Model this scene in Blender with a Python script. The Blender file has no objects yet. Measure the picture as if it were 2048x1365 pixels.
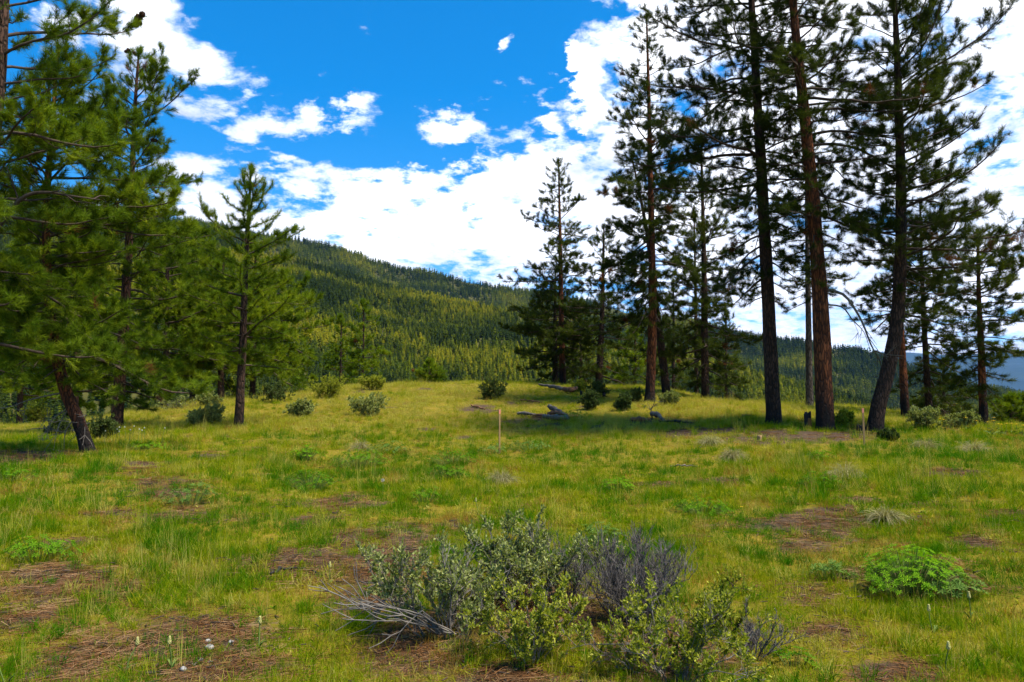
import bpy, math, random
import numpy as np
from mathutils import Vector, Euler

random.seed(7)
rng = np.random.default_rng(11)
S = bpy.context.scene
COL = S.collection
R = math.radians

# ------------------------------------------------------------------ camera
F = 1569.0                      # focal length in pixels of the 2048-wide photograph
PITCH = R(5.91)
EYE = 1.6
cam_d = bpy.data.cameras.new("camera")
cam_d.sensor_width = 36.0
cam_d.lens = 36.0 * F / 2048
cam_d.clip_start = 0.05
cam_d.clip_end = 60000
cam = bpy.data.objects.new("camera", cam_d)
cam.location = (0, 0, EYE)
cam.rotation_euler = (R(90) + PITCH, 0, 0)
COL.objects.link(cam)
S.camera = cam

# ------------------------------------------------------------------ view, sun, sky
S.view_settings.view_transform = 'Standard'
S.view_settings.look = 'None'
S.view_settings.gamma = 1
S.view_settings.use_curve_mapping = False
EXPO = 1.9
S.view_settings.exposure = EXPO
S.cycles.use_denoising = True
S.cycles.max_bounces = 8
S.cycles.diffuse_bounces = 3
S.cycles.transmission_bounces = 4
S.cycles.volume_bounces = 1
S.cycles.sample_clamp_indirect = 6

SUN_AZ, SUN_EL = R(116), R(63)   # azimuth to the right of the view direction
sun_v = Vector((math.sin(SUN_AZ) * math.cos(SUN_EL), math.cos(SUN_AZ) * math.cos(SUN_EL), math.sin(SUN_EL)))
sd = bpy.data.lights.new("sun", 'SUN')
sd.energy = 2.8
sd.angle = R(9)
sd.color = (1.0, 0.93, 0.78)
so = bpy.data.objects.new("sun", sd)
so.rotation_euler = sun_v.to_track_quat('Z', 'Y').to_euler()
so.location = (30, 30, 60)
COL.objects.link(so)


def direction(px, py):
    u = (px - 1024) / F
    v = (682.5 - py) / F
    c, s = math.cos(PITCH), math.sin(PITCH)
    return (u, c - v * s, s + v * c)


def az_el(px, py):
    x, y, z = direction(px, py)
    return math.atan2(x, y), math.atan2(z, math.hypot(x, y))


W = bpy.data.worlds.new("World")
S.world = W
W.use_nodes = True
nt = W.node_tree
nt.nodes.clear()


def N(tree, typ, **kw):
    n = tree.nodes.new(typ)
    for k, v in kw.items():
        setattr(n, k, v)
    return n


def link(tree, a, b):
    tree.links.new(a, b)


def math_node(tree, op, a, b=None, clamp=False):
    n = N(tree, 'ShaderNodeMath', operation=op)
    n.use_clamp = clamp
    for i, v in enumerate((a, b)):
        if v is None:
            continue
        if isinstance(v, (int, float)):
            n.inputs[i].default_value = v
        else:
            link(tree, v, n.inputs[i])
    return n.outputs[0]


def build_world():
    t = nt
    out = N(t, 'ShaderNodeOutputWorld')
    tc = N(t, 'ShaderNodeTexCoord')
    sep = N(t, 'ShaderNodeSeparateXYZ')
    link(t, tc.outputs['Generated'], sep.inputs[0])
    x, y, z = sep.outputs
    az = math_node(t, 'ARCTAN2', x, y)
    el = math_node(t, 'ARCSINE', z)
    ae = N(t, 'ShaderNodeCombineXYZ')
    link(t, az, ae.inputs[0])
    link(t, el, ae.inputs[1])
    # cloud-layer coordinates: flattened towards the horizon
    zz = math_node(t, 'ADD', math_node(t, 'MAXIMUM', z, 0.0), 0.22)
    cx = math_node(t, 'DIVIDE', x, zz)
    cy = math_node(t, 'DIVIDE', y, zz)
    cv = N(t, 'ShaderNodeCombineXYZ')
    link(t, cx, cv.inputs[0])
    link(t, cy, cv.inputs[1])
    n1 = N(t, 'ShaderNodeTexNoise')
    n1.inputs['Scale'].default_value = 4.3
    n1.inputs['Detail'].default_value = 12
    n1.inputs['Roughness'].default_value = 0.66
    n1.inputs['Distortion'].default_value = 0.2
    link(t, cv.outputs[0], n1.inputs['Vector'])
    n2 = N(t, 'ShaderNodeTexNoise')
    n2.inputs['Scale'].default_value = 1.6
    n2.inputs['Detail'].default_value = 4
    link(t, cv.outputs[0], n2.inputs['Vector'])
    n3 = N(t, 'ShaderNodeTexNoise')
    n3.inputs['Scale'].default_value = 15
    n3.inputs['Detail'].default_value = 7
    n3.inputs['Roughness'].default_value = .6
    link(t, cv.outputs[0], n3.inputs['Vector'])
    wv = N(t, 'ShaderNodeVectorMath', operation='MULTIPLY_ADD')
    link(t, n3.outputs['Color'], wv.inputs[0])
    wv.inputs[1].default_value = (.085, .055, 0)
    wv.inputs[2].default_value = (-.0425, -.0275, 0)
    aw = N(t, 'ShaderNodeVectorMath', operation='ADD')
    link(t, ae.outputs[0], aw.inputs[0])
    link(t, wv.outputs[0], aw.inputs[1])
    # where the big cloud masses stand (pixel centre, half width, half height, weight)
    blobs = [
        (220, 60, 110, 75, .44), (335, 85, 75, 50, .36), (430, 138, 48, 26, .36), (325, 0, 36, 22, .3),
        (555, 250, 95, 32, .40), (690, 252, 46, 20, .38), (728, 205, 38, 34, .36), (895, 260, 72, 20, .38), (505, 190, 14, 8, .2), (660, 152, 14, 8, .2), (400, 50, 14, 10, .2),
        
         (640, 455, 350, 85, .50), (1010, 445, 250, 100, .54), (1090, 340, 110, 36, .34),
        (560, 335, 70, 20, .24), (850, 345, 90, 22, .22), (620, 308, 200, 11, -.22), (900, 312, 90, 14, -.28), (610, 200, 60, 20, -.1), (1290, 390, 150, 115, .52), (1330, 120, 62, 70, .36), (1290, 5, 26, 16, .30),
        (1600, 300, 230, 340, .72), (1880, 420, 350, 400, .72), (360, 340, 45, 25, .22), (410, 420, 80, 50, .25), (1750, 40, 300, 120, .3),
        (1150, 440, 120, 90, .2), (1150, 330, 60, 30, .12), (820, 110, 330, 110, -.16), (470, 330, 40, 18, -.14), (1030, 335, 26, 22, -.14), (1140, 300, 70, 22, -.10), (905, 320, 60, 16, -.1),
        (1960, 196, 48, 18, -.62), (1720, 700, 120, 30, -.12), (860, 535, 60, 14, -.16), (1990, 560, 60, 25, -.06),
        (1430, 190, 40, 60, -.08), (400, 245, 70, 30, .09), (180, 320, 150, 120, .02),
    ]
    puffs = [(960, 420, 45, 34, .4), (765, 462, 40, 18, .3), (1004, 72, 22, 26, .85), (1166, 148, 24, 40, .85), (1190, 206, 17, 19, .85), (1104, 248, 15, 18, .6), (1139, 98, 11, 14, .6), (1160, 252, 9, 10, .45), (728, 205, 34, 30, .3), (905, 215, 14, 8, .35)]
    acc = acc2 = None
    for n_, (px, py, sx, sy, a) in enumerate(blobs + puffs):
        A, E = az_el(px, py)
        d = N(t, 'ShaderNodeVectorMath', operation='SUBTRACT')
        link(t, aw.outputs[0], d.inputs[0])
        d.inputs[1].default_value = (A, E, 0)
        m = N(t, 'ShaderNodeVectorMath', operation='MULTIPLY')
        link(t, d.outputs[0], m.inputs[0])
        m.inputs[1].default_value = (F / sx / 1.2, F / sy / 1.2, 0)
        q = N(t, 'ShaderNodeVectorMath', operation='DOT_PRODUCT')
        link(t, m.outputs[0], q.inputs[0])
        link(t, m.outputs[0], q.inputs[1])
        g = math_node(t, 'POWER', 2.718, math_node(t, 'MULTIPLY', q.outputs['Value'], -1.0))
        g = math_node(t, 'MULTIPLY', g, a)
        if n_ < len(blobs):
            acc = g if acc is None else math_node(t, 'ADD', acc, g)
        else:
            acc2 = g if acc2 is None else math_node(t, 'ADD', acc2, g)
    acc = math_node(t, 'ADD', math_node(t, 'MINIMUM', acc, .60), acc2)
    nn = math_node(t, 'ADD', math_node(t, 'MULTIPLY', n1.outputs[0], 2.3), -.65)
    nn = math_node(t, 'ADD', nn, math_node(t, 'MULTIPLY', math_node(t, 'SUBTRACT', n3.outputs[0], .5), 1.3))
    dens = math_node(t, 'ADD', math_node(t, 'ADD', nn, acc), -0.17)
    mr = N(t, 'ShaderNodeMapRange', interpolation_type='SMOOTHSTEP')
    link(t, dens, mr.inputs['Value'])
    mr.inputs['From Min'].default_value = 0.49
    mr.inputs['From Max'].default_value = 0.98
    above = N(t, 'ShaderNodeMapRange')
    link(t, z, above.inputs['Value'])
    above.inputs['From Min'].default_value = -0.02
    above.inputs['From Max'].default_value = 0.03
    mask = math_node(t, 'MULTIPLY', mr.outputs[0], above.outputs[0])
    # blue sky
    sky = N(t, 'ShaderNodeTexSky', sky_type='NISHITA')
    sky.sun_disc = False
    sky.sun_elevation = SUN_EL
    sky.sun_rotation = SUN_AZ
    sky.altitude = 900
    sky.air_density = 1.0
    sky.dust_density = 0.4
    sky.ozone_density = 2.0
    hs = N(t, 'ShaderNodeHueSaturation')
    hs.inputs['Saturation'].default_value = 1.50
    hs.inputs['Hue'].default_value = 0.497
    hs.inputs['Value'].default_value = 1.0
    link(t, sky.outputs[0], hs.inputs['Color'])
    bg1 = N(t, 'ShaderNodeBackground')
    bg1.inputs['Strength'].default_value = 0.0625
    link(t, hs.outputs[0], bg1.inputs['Color'])
    # clouds: white, a little grey where they are thick
    shade = N(t, 'ShaderNodeMapRange')
    sh = math_node(t, 'ADD', math_node(t, 'MULTIPLY', n2.outputs[0], .65), math_node(t, 'MULTIPLY', n3.outputs[0], .35))
    link(t, sh, shade.inputs['Value'])
    shade.inputs['From Min'].default_value = 0.45
    shade.inputs['From Max'].default_value = 0.66
    mixc = N(t, 'ShaderNodeMix', data_type='RGBA')
    link(t, shade.outputs[0], mixc.inputs['Factor'])
    mixc.inputs['A'].default_value = (1.0, 1.0, 1.0, 1)
    mixc.inputs['B'].default_value = (0.36, 0.40, 0.47, 1)
    bg2 = N(t, 'ShaderNodeBackground')
    bg2.inputs['Strength'].default_value = 0.56
    link(t, mixc.outputs['Result'], bg2.inputs['Color'])
    mx = N(t, 'ShaderNodeMixShader')
    link(t, mask, mx.inputs[0])
    link(t, bg1.outputs[0], mx.inputs[1])
    link(t, bg2.outputs[0], mx.inputs[2])
    link(t, mx.outputs[0], out.inputs['Surface'])
    W.cycles.sampling_method = 'MANUAL'
    W.cycles.sample_map_resolution = 1024


build_world()

# ------------------------------------------------------------------ helpers


def P(px, py, Y):
    dx, dy, dz = direction(px, py)
    k = Y / dy
    return np.array((dx * k, Y, EYE + dz * k))


def project(p):
    """world points (n,3) -> px, py"""
    p = np.atleast_2d(p)
    c, s = math.cos(PITCH), math.sin(PITCH)
    y, z = p[:, 1], p[:, 2] - EYE
    w = c * y + s * z
    v = -s * y + c * z
    w = np.where(np.abs(w) < 1e-6, 1e-6, w)
    return 1024 + F * p[:, 0] / w, 682.5 - F * v / w


def hash2(ix, iy, seed):
    h = (ix * 374761393 + iy * 668265263 + seed * 974634777) & 0x7fffffff
    h = ((h ^ (h >> 13)) * 1274126177) & 0x7fffffff
    return ((h ^ (h >> 16)) & 0xffff) / 65535.0


def vnoise(x, y, seed=0):
    x = np.asarray(x, float)
    y = np.asarray(y, float)
    ix, iy = np.floor(x).astype(np.int64), np.floor(y).astype(np.int64)
    fx, fy = x - ix, y - iy
    fx, fy = fx * fx * (3 - 2 * fx), fy * fy * (3 - 2 * fy)
    a, b = hash2(ix, iy, seed), hash2(ix + 1, iy, seed)
    c, d = hash2(ix, iy + 1, seed), hash2(ix + 1, iy + 1, seed)
    return (a * (1 - fx) + b * fx) * (1 - fy) + (c * (1 - fx) + d * fx) * fy


def fbm(x, y, seed=0, oct=4):
    s, a, tot = 0, 1.0, 0
    for i in range(oct):
        s = s + a * vnoise(np.asarray(x) * 2 ** i, np.asarray(y) * 2 ** i, seed + i)
        tot += a
        a *= .5
    return s / tot


# ---- the lie of the land: height of the meadow by bearing (photo column) and distance
T_PX = np.array([-700, 0, 477, 735, 1000, 1300, 1500, 1650, 2048, 2700.])
T_Y = np.array([0, 5, 10, 15, 20, 25, 30, 35, 38.])
T_Z = np.array([
    [0, 0, .3, .6, .9, 1.1, 1.2, 1.0, .6],
    [0, .03, .47, .9, 1.1, 1.27, 1.42, 1.35, 1.0],
    [0, 0, .38, .85, 1.33, 1.85, 2.4, 2.6, 2.5],
    [0, 0, .3, .65, 1.2, 1.8, 2.55, 3.2, 3.35],
    [0, 0, .25, .57, 1.02, 1.65, 2.45, 3.17, 3.45],
    [0, 0, .28, .65, 1.2, 1.85, 2.55, 3.1, 3.15],
    [0, 0, .32, .75, 1.38, 1.9, 2.35, 2.4, 2.0],
    [0, 0, .35, .83, 1.45, 1.83, 2.2, 2.1, 1.6],
    [0, .05, .45, .9, 1.2, 1.4, 1.35, .9, .4],
    [0, .05, .45, .8, 1.0, 1.0, .7, 0, -.6]])


def smooth_interp(v, xs):
    i = np.clip(np.searchsorted(xs, v) - 1, 0, len(xs) - 2)
    f = np.clip((v - xs[i]) / (xs[i + 1] - xs[i]), 0, 1)
    return i, f


def cubic(a, b, c, d, f):
    return b + 0.5 * f * (c - a + f * (2 * a - 5 * b + 4 * c - d + f * (3 * (b - c) + d - a)))


def table(px, Y):
    i, f = smooth_interp(px, T_PX)
    j, g = smooth_interp(Y, T_Y)
    f = f * f * (3 - 2 * f)

    def row(ii):
        ja, jd = np.maximum(j - 1, 0), np.minimum(j + 2, len(T_Y) - 1)
        return cubic(T_Z[ii, ja], T_Z[ii, j], T_Z[ii, j + 1], T_Z[ii, jd], g)
    return row(i) * (1 - f) + row(i + 1) * f


VALLEY = -85.0


def ground_z(x, y):
    x = np.asarray(x, float)
    y = np.asarray(y, float)
    Yc = np.maximum(y, 4.0)
    px = np.clip(1024 + F * x / Yc, -700, 2700)
    yy = np.clip(y, 0, 38)
    z = table(px, yy)
    far = np.maximum(y - 38, 0)
    s0 = (table(px, np.full_like(yy, 38.)) - table(px, np.full_like(yy, 36.))) / 2
    # rolls over the crest, then falls away to the valley
    k, smin = 0.035, -0.42
    yt = np.maximum((s0 - smin) / k, 0.1)
    zf = np.where(far < yt, s0 * far - .5 * k * far ** 2, s0 * yt - .5 * k * yt ** 2 + smin * (far - yt))
    z = z + np.where(y > 38, zf, 0)
    side = np.maximum(np.abs(x) - 45, 0)
    z = z - np.minimum(side * 0.25, 30) * (1 - np.exp(-side / 60))
    back = np.maximum(-y, 0)
    z = z - 0.12 * np.minimum(back, 80)
    z = np.maximum(z, VALLEY)
    near = np.clip(1.3 - np.hypot(x, y - 10) / 60, 0, 1)
    z = z + near * ((fbm(x * .9, y * .9, 3, 3) - .5) * .10 + (fbm(x * .25, y * .25, 5, 2) - .5) * .18)
    return z


def gz(x, y):
    return float(ground_z(np.array([x]), np.array([y]))[0])


_YS = np.concatenate([np.arange(3, 20, .04), np.arange(20, 46, .08)])


def G(px, py):
    """where the sight line through a photo pixel meets the meadow"""
    dx, dy, dz = direction(px, py)
    k = _YS / dy
    zray = EYE + dz * k
    below = zray <= ground_z(dx * k, _YS)
    i = int(np.argmax(below)) if below.any() else int(np.argmin(zray - ground_z(dx * k, _YS)))
    x, y = dx * k[i], _YS[i]
    return np.array((x, y, gz(x, y)))


def build_mesh(name, V, Q=None, T=None, mat=None, midx=None, smooth=True):
    """mesh data from numpy arrays of vertices, quads and triangles"""
    me = bpy.data.meshes.new(name)
    V = np.asarray(V, np.float32).reshape(-1, 3)
    Q = np.zeros((0, 4), np.int32) if Q is None else np.asarray(Q, np.int32).reshape(-1, 4)
    T = np.zeros((0, 3), np.int32) if T is None else np.asarray(T, np.int32).reshape(-1, 3)
    me.vertices.add(len(V))
    me.vertices.foreach_set('co', V.ravel())
    nl = Q.size + T.size
    if nl:
        me.loops.add(nl)
        me.loops.foreach_set('vertex_index', np.concatenate([Q.ravel(), T.ravel()]).astype(np.int32))
        me.polygons.add(len(Q) + len(T))
        st = np.concatenate([np.arange(len(Q)) * 4, Q.size + np.arange(len(T)) * 3]).astype(np.int32)
        me.polygons.foreach_set('loop_start', st)
        if midx is not None:
            me.polygons.foreach_set('material_index', np.asarray(midx, np.int32))
        me.polygons.foreach_set('use_smooth', np.full(len(st), smooth))
    for m in (mat if isinstance(mat, (list, tuple)) else [mat]):
        if m is not None:
            me.materials.append(m)
    me.update(calc_edges=True)
    return me


class Acc:
    """collects pieces of one mesh"""

    def __init__(self):
        self.V, self.Q, self.T, self.mq, self.mt, self.n = [], [], [], [], [], 0

    def add(self, V, Q=None, T=None, m=0):
        V = np.asarray(V, float).reshape(-1, 3)
        if Q is not None and len(Q):
            Q = np.asarray(Q).reshape(-1, 4) + self.n
            self.Q.append(Q)
            self.mq.append(np.full(len(Q), m))
        if T is not None and len(T):
            T = np.asarray(T).reshape(-1, 3) + self.n
            self.T.append(T)
            self.mt.append(np.full(len(T), m))
        self.V.append(V)
        self.n += len(V)

    def mesh(self, name, mat, smooth=True):
        V = np.concatenate(self.V)
        Q = np.concatenate(self.Q) if self.Q else None
        T = np.concatenate(self.T) if self.T else None
        mi = np.concatenate(self.mq + self.mt)
        return build_mesh(name, V, Q, T, mat, mi, smooth)


def norm(a):
    return a / np.maximum(np.linalg.norm(a, axis=-1, keepdims=True), 1e-9)


def tubes(Pt, Rd, sides=4):
    """many tubes at once: Pt (m,n,3), Rd (m,n) -> V, Q"""
    Pt = np.asarray(Pt, float)
    Rd = np.asarray(Rd, float)
    m, n, _ = Pt.shape
    tan = np.empty_like(Pt)
    tan[:, 1:-1] = Pt[:, 2:] - Pt[:, :-2]
    tan[:, 0] = Pt[:, 1] - Pt[:, 0]
    tan[:, -1] = Pt[:, -1] - Pt[:, -2]
    tan = norm(tan)
    mean = norm(Pt[:, -1] - Pt[:, 0])
    ref = np.where((np.abs(mean[:, 2]) > .8)[:, None], np.array([[1., 0.1, 0]]), np.array([[0.05, 0.1, 1.]]))[:, None, :]
    a = norm(np.cross(tan, np.broadcast_to(ref, tan.shape)))
    b = np.cross(tan, a)
    ang = np.arange(sides) * 2 * math.pi / sides
    V = Pt[:, :, None, :] + Rd[:, :, None, None] * (np.cos(ang)[None, None, :, None] * a[:, :, None, :] + np.sin(ang)[None, None, :, None] * b[:, :, None, :])
    idx = np.arange(m * n * sides).reshape(m, n, sides)
    A = idx[:, :-1, :]
    B = idx[:, 1:, :]
    Q = np.stack([A, np.roll(A, -1, 2), np.roll(B, -1, 2), B], -1).reshape(-1, 4)
    return V.reshape(-1, 3), Q


def tag(o, label=None, cat=None, group=None, kind=None):
    if label:
        o['label'] = label
    if cat:
        o['category'] = cat
    if group:
        o['group'] = group
    if kind:
        o['kind'] = kind
    return o


def obj(name, me, parent=None, loc=None, rot=None, scale=None):
    o = bpy.data.objects.new(name, me)
    COL.objects.link(o)
    if parent is not None:
        o.parent = parent
    if loc is not None:
        o.location = [float(v) for v in loc]
    if rot is not None:
        o.rotation_euler = rot
    if scale is not None:
        o.scale = scale if isinstance(scale, (tuple, list)) else (scale,) * 3
    return o


def thing(name, loc, label, cat, group=None, rotz=0, scale=None):
    o = obj(name, None, None, loc, (0, 0, rotz), scale)
    o.empty_display_size = .2
    return tag(o, label, cat, group)


def copy_tree(o, parent=None):
    c = o.copy()
    COL.objects.link(c)
    if parent is not None:
        c.parent = parent
    for ch in o.children:
        copy_tree(ch, c)
    return c


# ------------------------------------------------------------------ materials


def new_mat(name):
    m = bpy.data.materials.new(name)
    m.use_nodes = True
    m.node_tree.nodes.clear()
    return m, m.node_tree


def ramp(t, fac, stops):
    r = N(t, 'ShaderNodeValToRGB')
    e = r.color_ramp.elements
    while len(e) < len(stops):
        e.new(0.5)
    for k, (p, c) in zip(e, stops):
        k.position = p
        k.color = (*c, 1)
    link(t, fac, r.inputs[0])
    return r.outputs[0]


def noise(t, scale, detail=4, rough=.55, vec=None, dist=0):
    n = N(t, 'ShaderNodeTexNoise')
    n.inputs['Scale'].default_value = scale
    n.inputs['Detail'].default_value = detail
    n.inputs['Roughness'].default_value = rough
    n.inputs['Distortion'].default_value = dist
    if vec is not None:
        link(t, vec, n.inputs['Vector'])
    return n.outputs[0]


def mapping(t, scale, src='Object'):
    tc = N(t, 'ShaderNodeTexCoord')
    m = N(t, 'ShaderNodeMapping')
    m.inputs['Scale'].default_value = scale
    link(t, tc.outputs[src], m.inputs['Vector'])
    return m.outputs[0]


def leaf_shader(t, col, trans=.35, rough=.65, spec=.04):
    """thin leaves and needles: light comes through them"""
    out = N(t, 'ShaderNodeOutputMaterial')
    pb = N(t, 'ShaderNodeBsdfPrincipled')
    link(t, col, pb.inputs['Base Color'])
    pb.inputs['Roughness'].default_value = rough
    pb.inputs['Specular IOR Level'].default_value = spec
    tr = N(t, 'ShaderNodeBsdfTranslucent')
    g = N(t, 'ShaderNodeMix', data_type='RGBA', blend_type='MULTIPLY')
    g.inputs['Factor'].default_value = 1
    link(t, col, g.inputs['A'])
    g.inputs['B'].default_value = (1.25, 1.3, .3, 1)
    link(t, g.outputs['Result'], tr.inputs['Color'])
    mx = N(t, 'ShaderNodeMixShader')
    mx.inputs[0].default_value = trans
    link(t, pb.outputs[0], mx.inputs[1])
    link(t, tr.outputs[0], mx.inputs[2])
    link(t, mx.outputs[0], out.inputs['Surface'])


def tinted_leaf(name, stops, trans=.35, attr=True, spread=.25, rough=.65, spec=.04):
    """colour from the instance's tint value, varied a little from piece to piece"""
    m, t = new_mat(name)
    oi = N(t, 'ShaderNodeObjectInfo')
    r = math_node(t, 'MULTIPLY', math_node(t, 'SUBTRACT', oi.outputs['Random'], .5), spread)
    if attr:
        at = N(t, 'ShaderNodeAttribute', attribute_type='INSTANCER', attribute_name='tint')
        f = math_node(t, 'ADD', at.outputs['Fac'], r, clamp=True)
    else:
        geo = N(t, 'ShaderNodeNewGeometry')
        r2 = math_node(t, 'MULTIPLY', math_node(t, 'SUBTRACT', geo.outputs['Random Per Island'], .5), .7)
        f = math_node(t, 'ADD', math_node(t, 'ADD', r, .5), r2, clamp=True)
    leaf_shader(t, ramp(t, f, stops), trans, rough, spec)
    return m


def principled(t, col, rough=.85, spec=.2, bump=None, bump_d=.02, bump_s=.6):
    out = N(t, 'ShaderNodeOutputMaterial')
    pb = N(t, 'ShaderNodeBsdfPrincipled')
    if isinstance(col, tuple):
        pb.inputs['Base Color'].default_value = (*col, 1)
    else:
        link(t, col, pb.inputs['Base Color'])
    pb.inputs['Roughness'].default_value = rough
    pb.inputs['Specular IOR Level'].default_value = spec
    if bump is not None:
        b = N(t, 'ShaderNodeBump')
        b.inputs['Distance'].default_value = bump_d
        b.inputs['Strength'].default_value = bump_s
        link(t, bump, b.inputs['Height'])
        link(t, b.outputs[0], pb.inputs['Normal'])
    link(t, pb.outputs[0], out.inputs['Surface'])


def plain(name, a, b=None, scale=8, rough=.85, stretch=(1, 1, 1), bump=.01):
    m, t = new_mat(name)
    v = mapping(t, stretch)
    n = noise(t, scale, 5, .6, v)
    principled(t, ramp(t, n, [(.32, a), (.68, b or a)]), rough, .2, n, bump)
    return m


def bark_mat(name, plate_a, plate_b, crack, char=0.0, scale=9, squash=.28):
    m, t = new_mat(name)
    v = mapping(t, (1, 1, squash))
    warp = noise(t, 9, 5, .6, v)
    add = N(t, 'ShaderNodeVectorMath', operation='ADD')
    sc = N(t, 'ShaderNodeVectorMath', operation='SCALE')
    cb = N(t, 'ShaderNodeCombineXYZ')
    link(t, warp, cb.inputs[0])
    link(t, warp, cb.inputs[1])
    link(t, cb.outputs[0], sc.inputs[0])
    sc.inputs['Scale'].default_value = .12
    link(t, v, add.inputs[0])
    link(t, sc.outputs[0], add.inputs[1])
    vo = N(t, 'ShaderNodeTexVoronoi', feature='DISTANCE_TO_EDGE')
    vo.inputs['Scale'].default_value = scale
    link(t, add.outputs[0], vo.inputs['Vector'])
    vc = N(t, 'ShaderNodeTexVoronoi', feature='F1')
    vc.inputs['Scale'].default_value = scale
    link(t, add.outputs[0], vc.inputs['Vector'])
    fine = noise(t, 30, 6, .65, v)
    big = noise(t, 1.3, 3, .5, v)
    sepc = N(t, 'ShaderNodeSeparateColor')
    link(t, vc.outputs['Color'], sepc.inputs[0])
    pf = math_node(t, 'ADD', math_node(t, 'MULTIPLY', sepc.outputs[0], .5), math_node(t, 'MULTIPLY', fine, .5))
    pf = math_node(t, 'ADD', pf, math_node(t, 'SUBTRACT', big, .5))
    plates = ramp(t, pf, [(.2, plate_a), (.8, plate_b)])
    edge = ramp(t, vo.outputs['Distance'], [(0.0, (.1, .1, .1)), (.22, (1, 1, 1))])
    mx = N(t, 'ShaderNodeMix', data_type='RGBA')
    link(t, edge, mx.inputs['Factor'])
    mx.inputs['A'].default_value = (*crack, 1)
    link(t, plates, mx.inputs['B'])
    col = mx.outputs['Result']
    if char > 0:
        # fire scars at the foot of the trunk
        tc = N(t, 'ShaderNodeTexCoord')
        sp = N(t, 'ShaderNodeSeparateXYZ')
        link(t, tc.outputs['Object'], sp.inputs[0])
        h = math_node(t, 'ADD', math_node(t, 'DIVIDE', sp.outputs[2], char), math_node(t, 'MULTIPLY', math_node(t, 'SUBTRACT', noise(t, 4, 4, .6, v), .5), 1.6))
        k = N(t, 'ShaderNodeMapRange')
        link(t, h, k.inputs['Value'])
        k.inputs['From Min'].default_value = .4
        k.inputs['From Max'].default_value = 1.1
        m2 = N(t, 'ShaderNodeMix', data_type='RGBA')
        link(t, k.outputs[0], m2.inputs['Factor'])
        m2.inputs['A'].default_value = (.014, .011, .010, 1)
        link(t, col, m2.inputs['B'])
        col = m2.outputs['Result']
    hgt = math_node(t, 'ADD', math_node(t, 'MULTIPLY', math_node(t, 'MINIMUM', vo.outputs['Distance'], .2), 3.0), math_node(t, 'MULTIPLY', fine, .4))
    principled(t, col, .9, .15, hgt, .04, .9)
    return m


M = {}
M['bark_red'] = bark_mat("bark_red", (.085, .026, .010), (.26, .082, .030), (.020, .010, .007), char=1.2, scale=19, squash=.2)
M['bark_mid'] = bark_mat("bark_mid", (.075, .034, .020), (.16, .072, .042), (.018, .011, .009), char=.5, scale=18, squash=.22)
M['bark_dark'] = bark_mat("bark_dark", (.042, .022, .014), (.095, .050, .033), (.014, .010, .008), char=.6, scale=20, squash=.22)
M['bark_grey'] = bark_mat("bark_grey", (.085, .062, .048), (.16, .125, .10), (.03, .022, .018), scale=20, squash=.2)
M['twig'] = plain("twig", (.030, .020, .014), (.075, .052, .038), 14)
M['twig_grey'] = plain("twig_grey", (.085, .073, .062), (.19, .168, .148), 20)
M['needle_dark'] = tinted_leaf("needle_dark", [(0, (.018, .028, .007)), (.5, (.044, .062, .009)), (1, (.10, .12, .012))], .3)
M['needle_green'] = tinted_leaf("needle_green", [(0, (.026, .052, .005)), (.5, (.092, .145, .008)), (1, (.21, .245, .011))], .34)
M['needle_dead'] = tinted_leaf("needle_dead", [(0, (.10, .032, .012)), (1, (.22, .085, .03))], .25)
M['cone'] = plain("pine_cone", (.028, .013, .008), (.075, .034, .02), 40)
M['conifer'] = tinted_leaf("conifer_foliage", [(0, (.018, .032, .004)), (.4, (.048, .068, .004)), (.75, (.115, .13, .004)), (1, (.22, .20, .006))], .22, True, .5)
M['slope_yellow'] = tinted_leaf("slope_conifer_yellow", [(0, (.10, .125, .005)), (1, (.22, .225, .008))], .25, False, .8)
M['slope_green'] = tinted_leaf("slope_conifer_green", [(0, (.055, .085, .005)), (1, (.13, .155, .007))], .25, False, .8)
M['slope_dark'] = tinted_leaf("slope_conifer_dark", [(0, (.026, .046, .005)), (1, (.065, .09, .006))], .25, False, .8)
M['grass'] = tinted_leaf("grass_blades", [(0, (.042, .14, .002)), (.22, (.108, .19, .002)), (.45, (.195, .23, .003)), (.66, (.30, .29, .009)), (.84, (.42, .37, .09)), (1, (.25, .135, .022))], .42, True, .28, .6, .03)
M['litter'] = tinted_leaf("fallen_needles", [(0, (.07, .032, .014)), (.5, (.17, .078, .028)), (1, (.30, .19, .10))], .15, True, .5)
M['straw'] = tinted_leaf("straw_blades", [(0, (.15, .13, .06)), (.5, (.27, .24, .12)), (1, (.38, .34, .19))], .3, False, .3)
M['lupine'] = tinted_leaf("lupine_leaf", [(0, (.035, .11, .004)), (.5, (.085, .19, .006)), (1, (.17, .29, .010))], .4, False, .3)
M['lupine_lime'] = tinted_leaf("lime_green_leaf", [(0, (.045, .14, .004)), (.5, (.11, .25, .006)), (1, (.20, .34, .012))], .4, False, .3)
M['lupine_grey'] = tinted_leaf("grey_green_leaf", [(0, (.04, .095, .015)), (.5, (.09, .165, .028)), (1, (.16, .24, .05))], .35, False, .3)
M['sage'] = tinted_leaf("sage_leaf", [(0, (.08, .10, .030)), (.5, (.21, .235, .072)), (1, (.42, .44, .17))], .3, False, .2)
M['sage_yellow'] = tinted_leaf("bitterbrush_leaf", [(0, (.09, .125, .010)), (.5, (.25, .27, .026)), (1, (.48, .46, .08))], .35, False, .2)
M['sage_dark'] = tinted_leaf("dark_bush_leaf", [(0, (.03, .05, .014)), (.5, (.065, .095, .028)), (1, (.13, .16, .05))], .3, False, .3)
M['dead_shrub'] = plain("dead_shrub_wood", (.055, .047, .043), (.15, .13, .122), 30)
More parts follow.
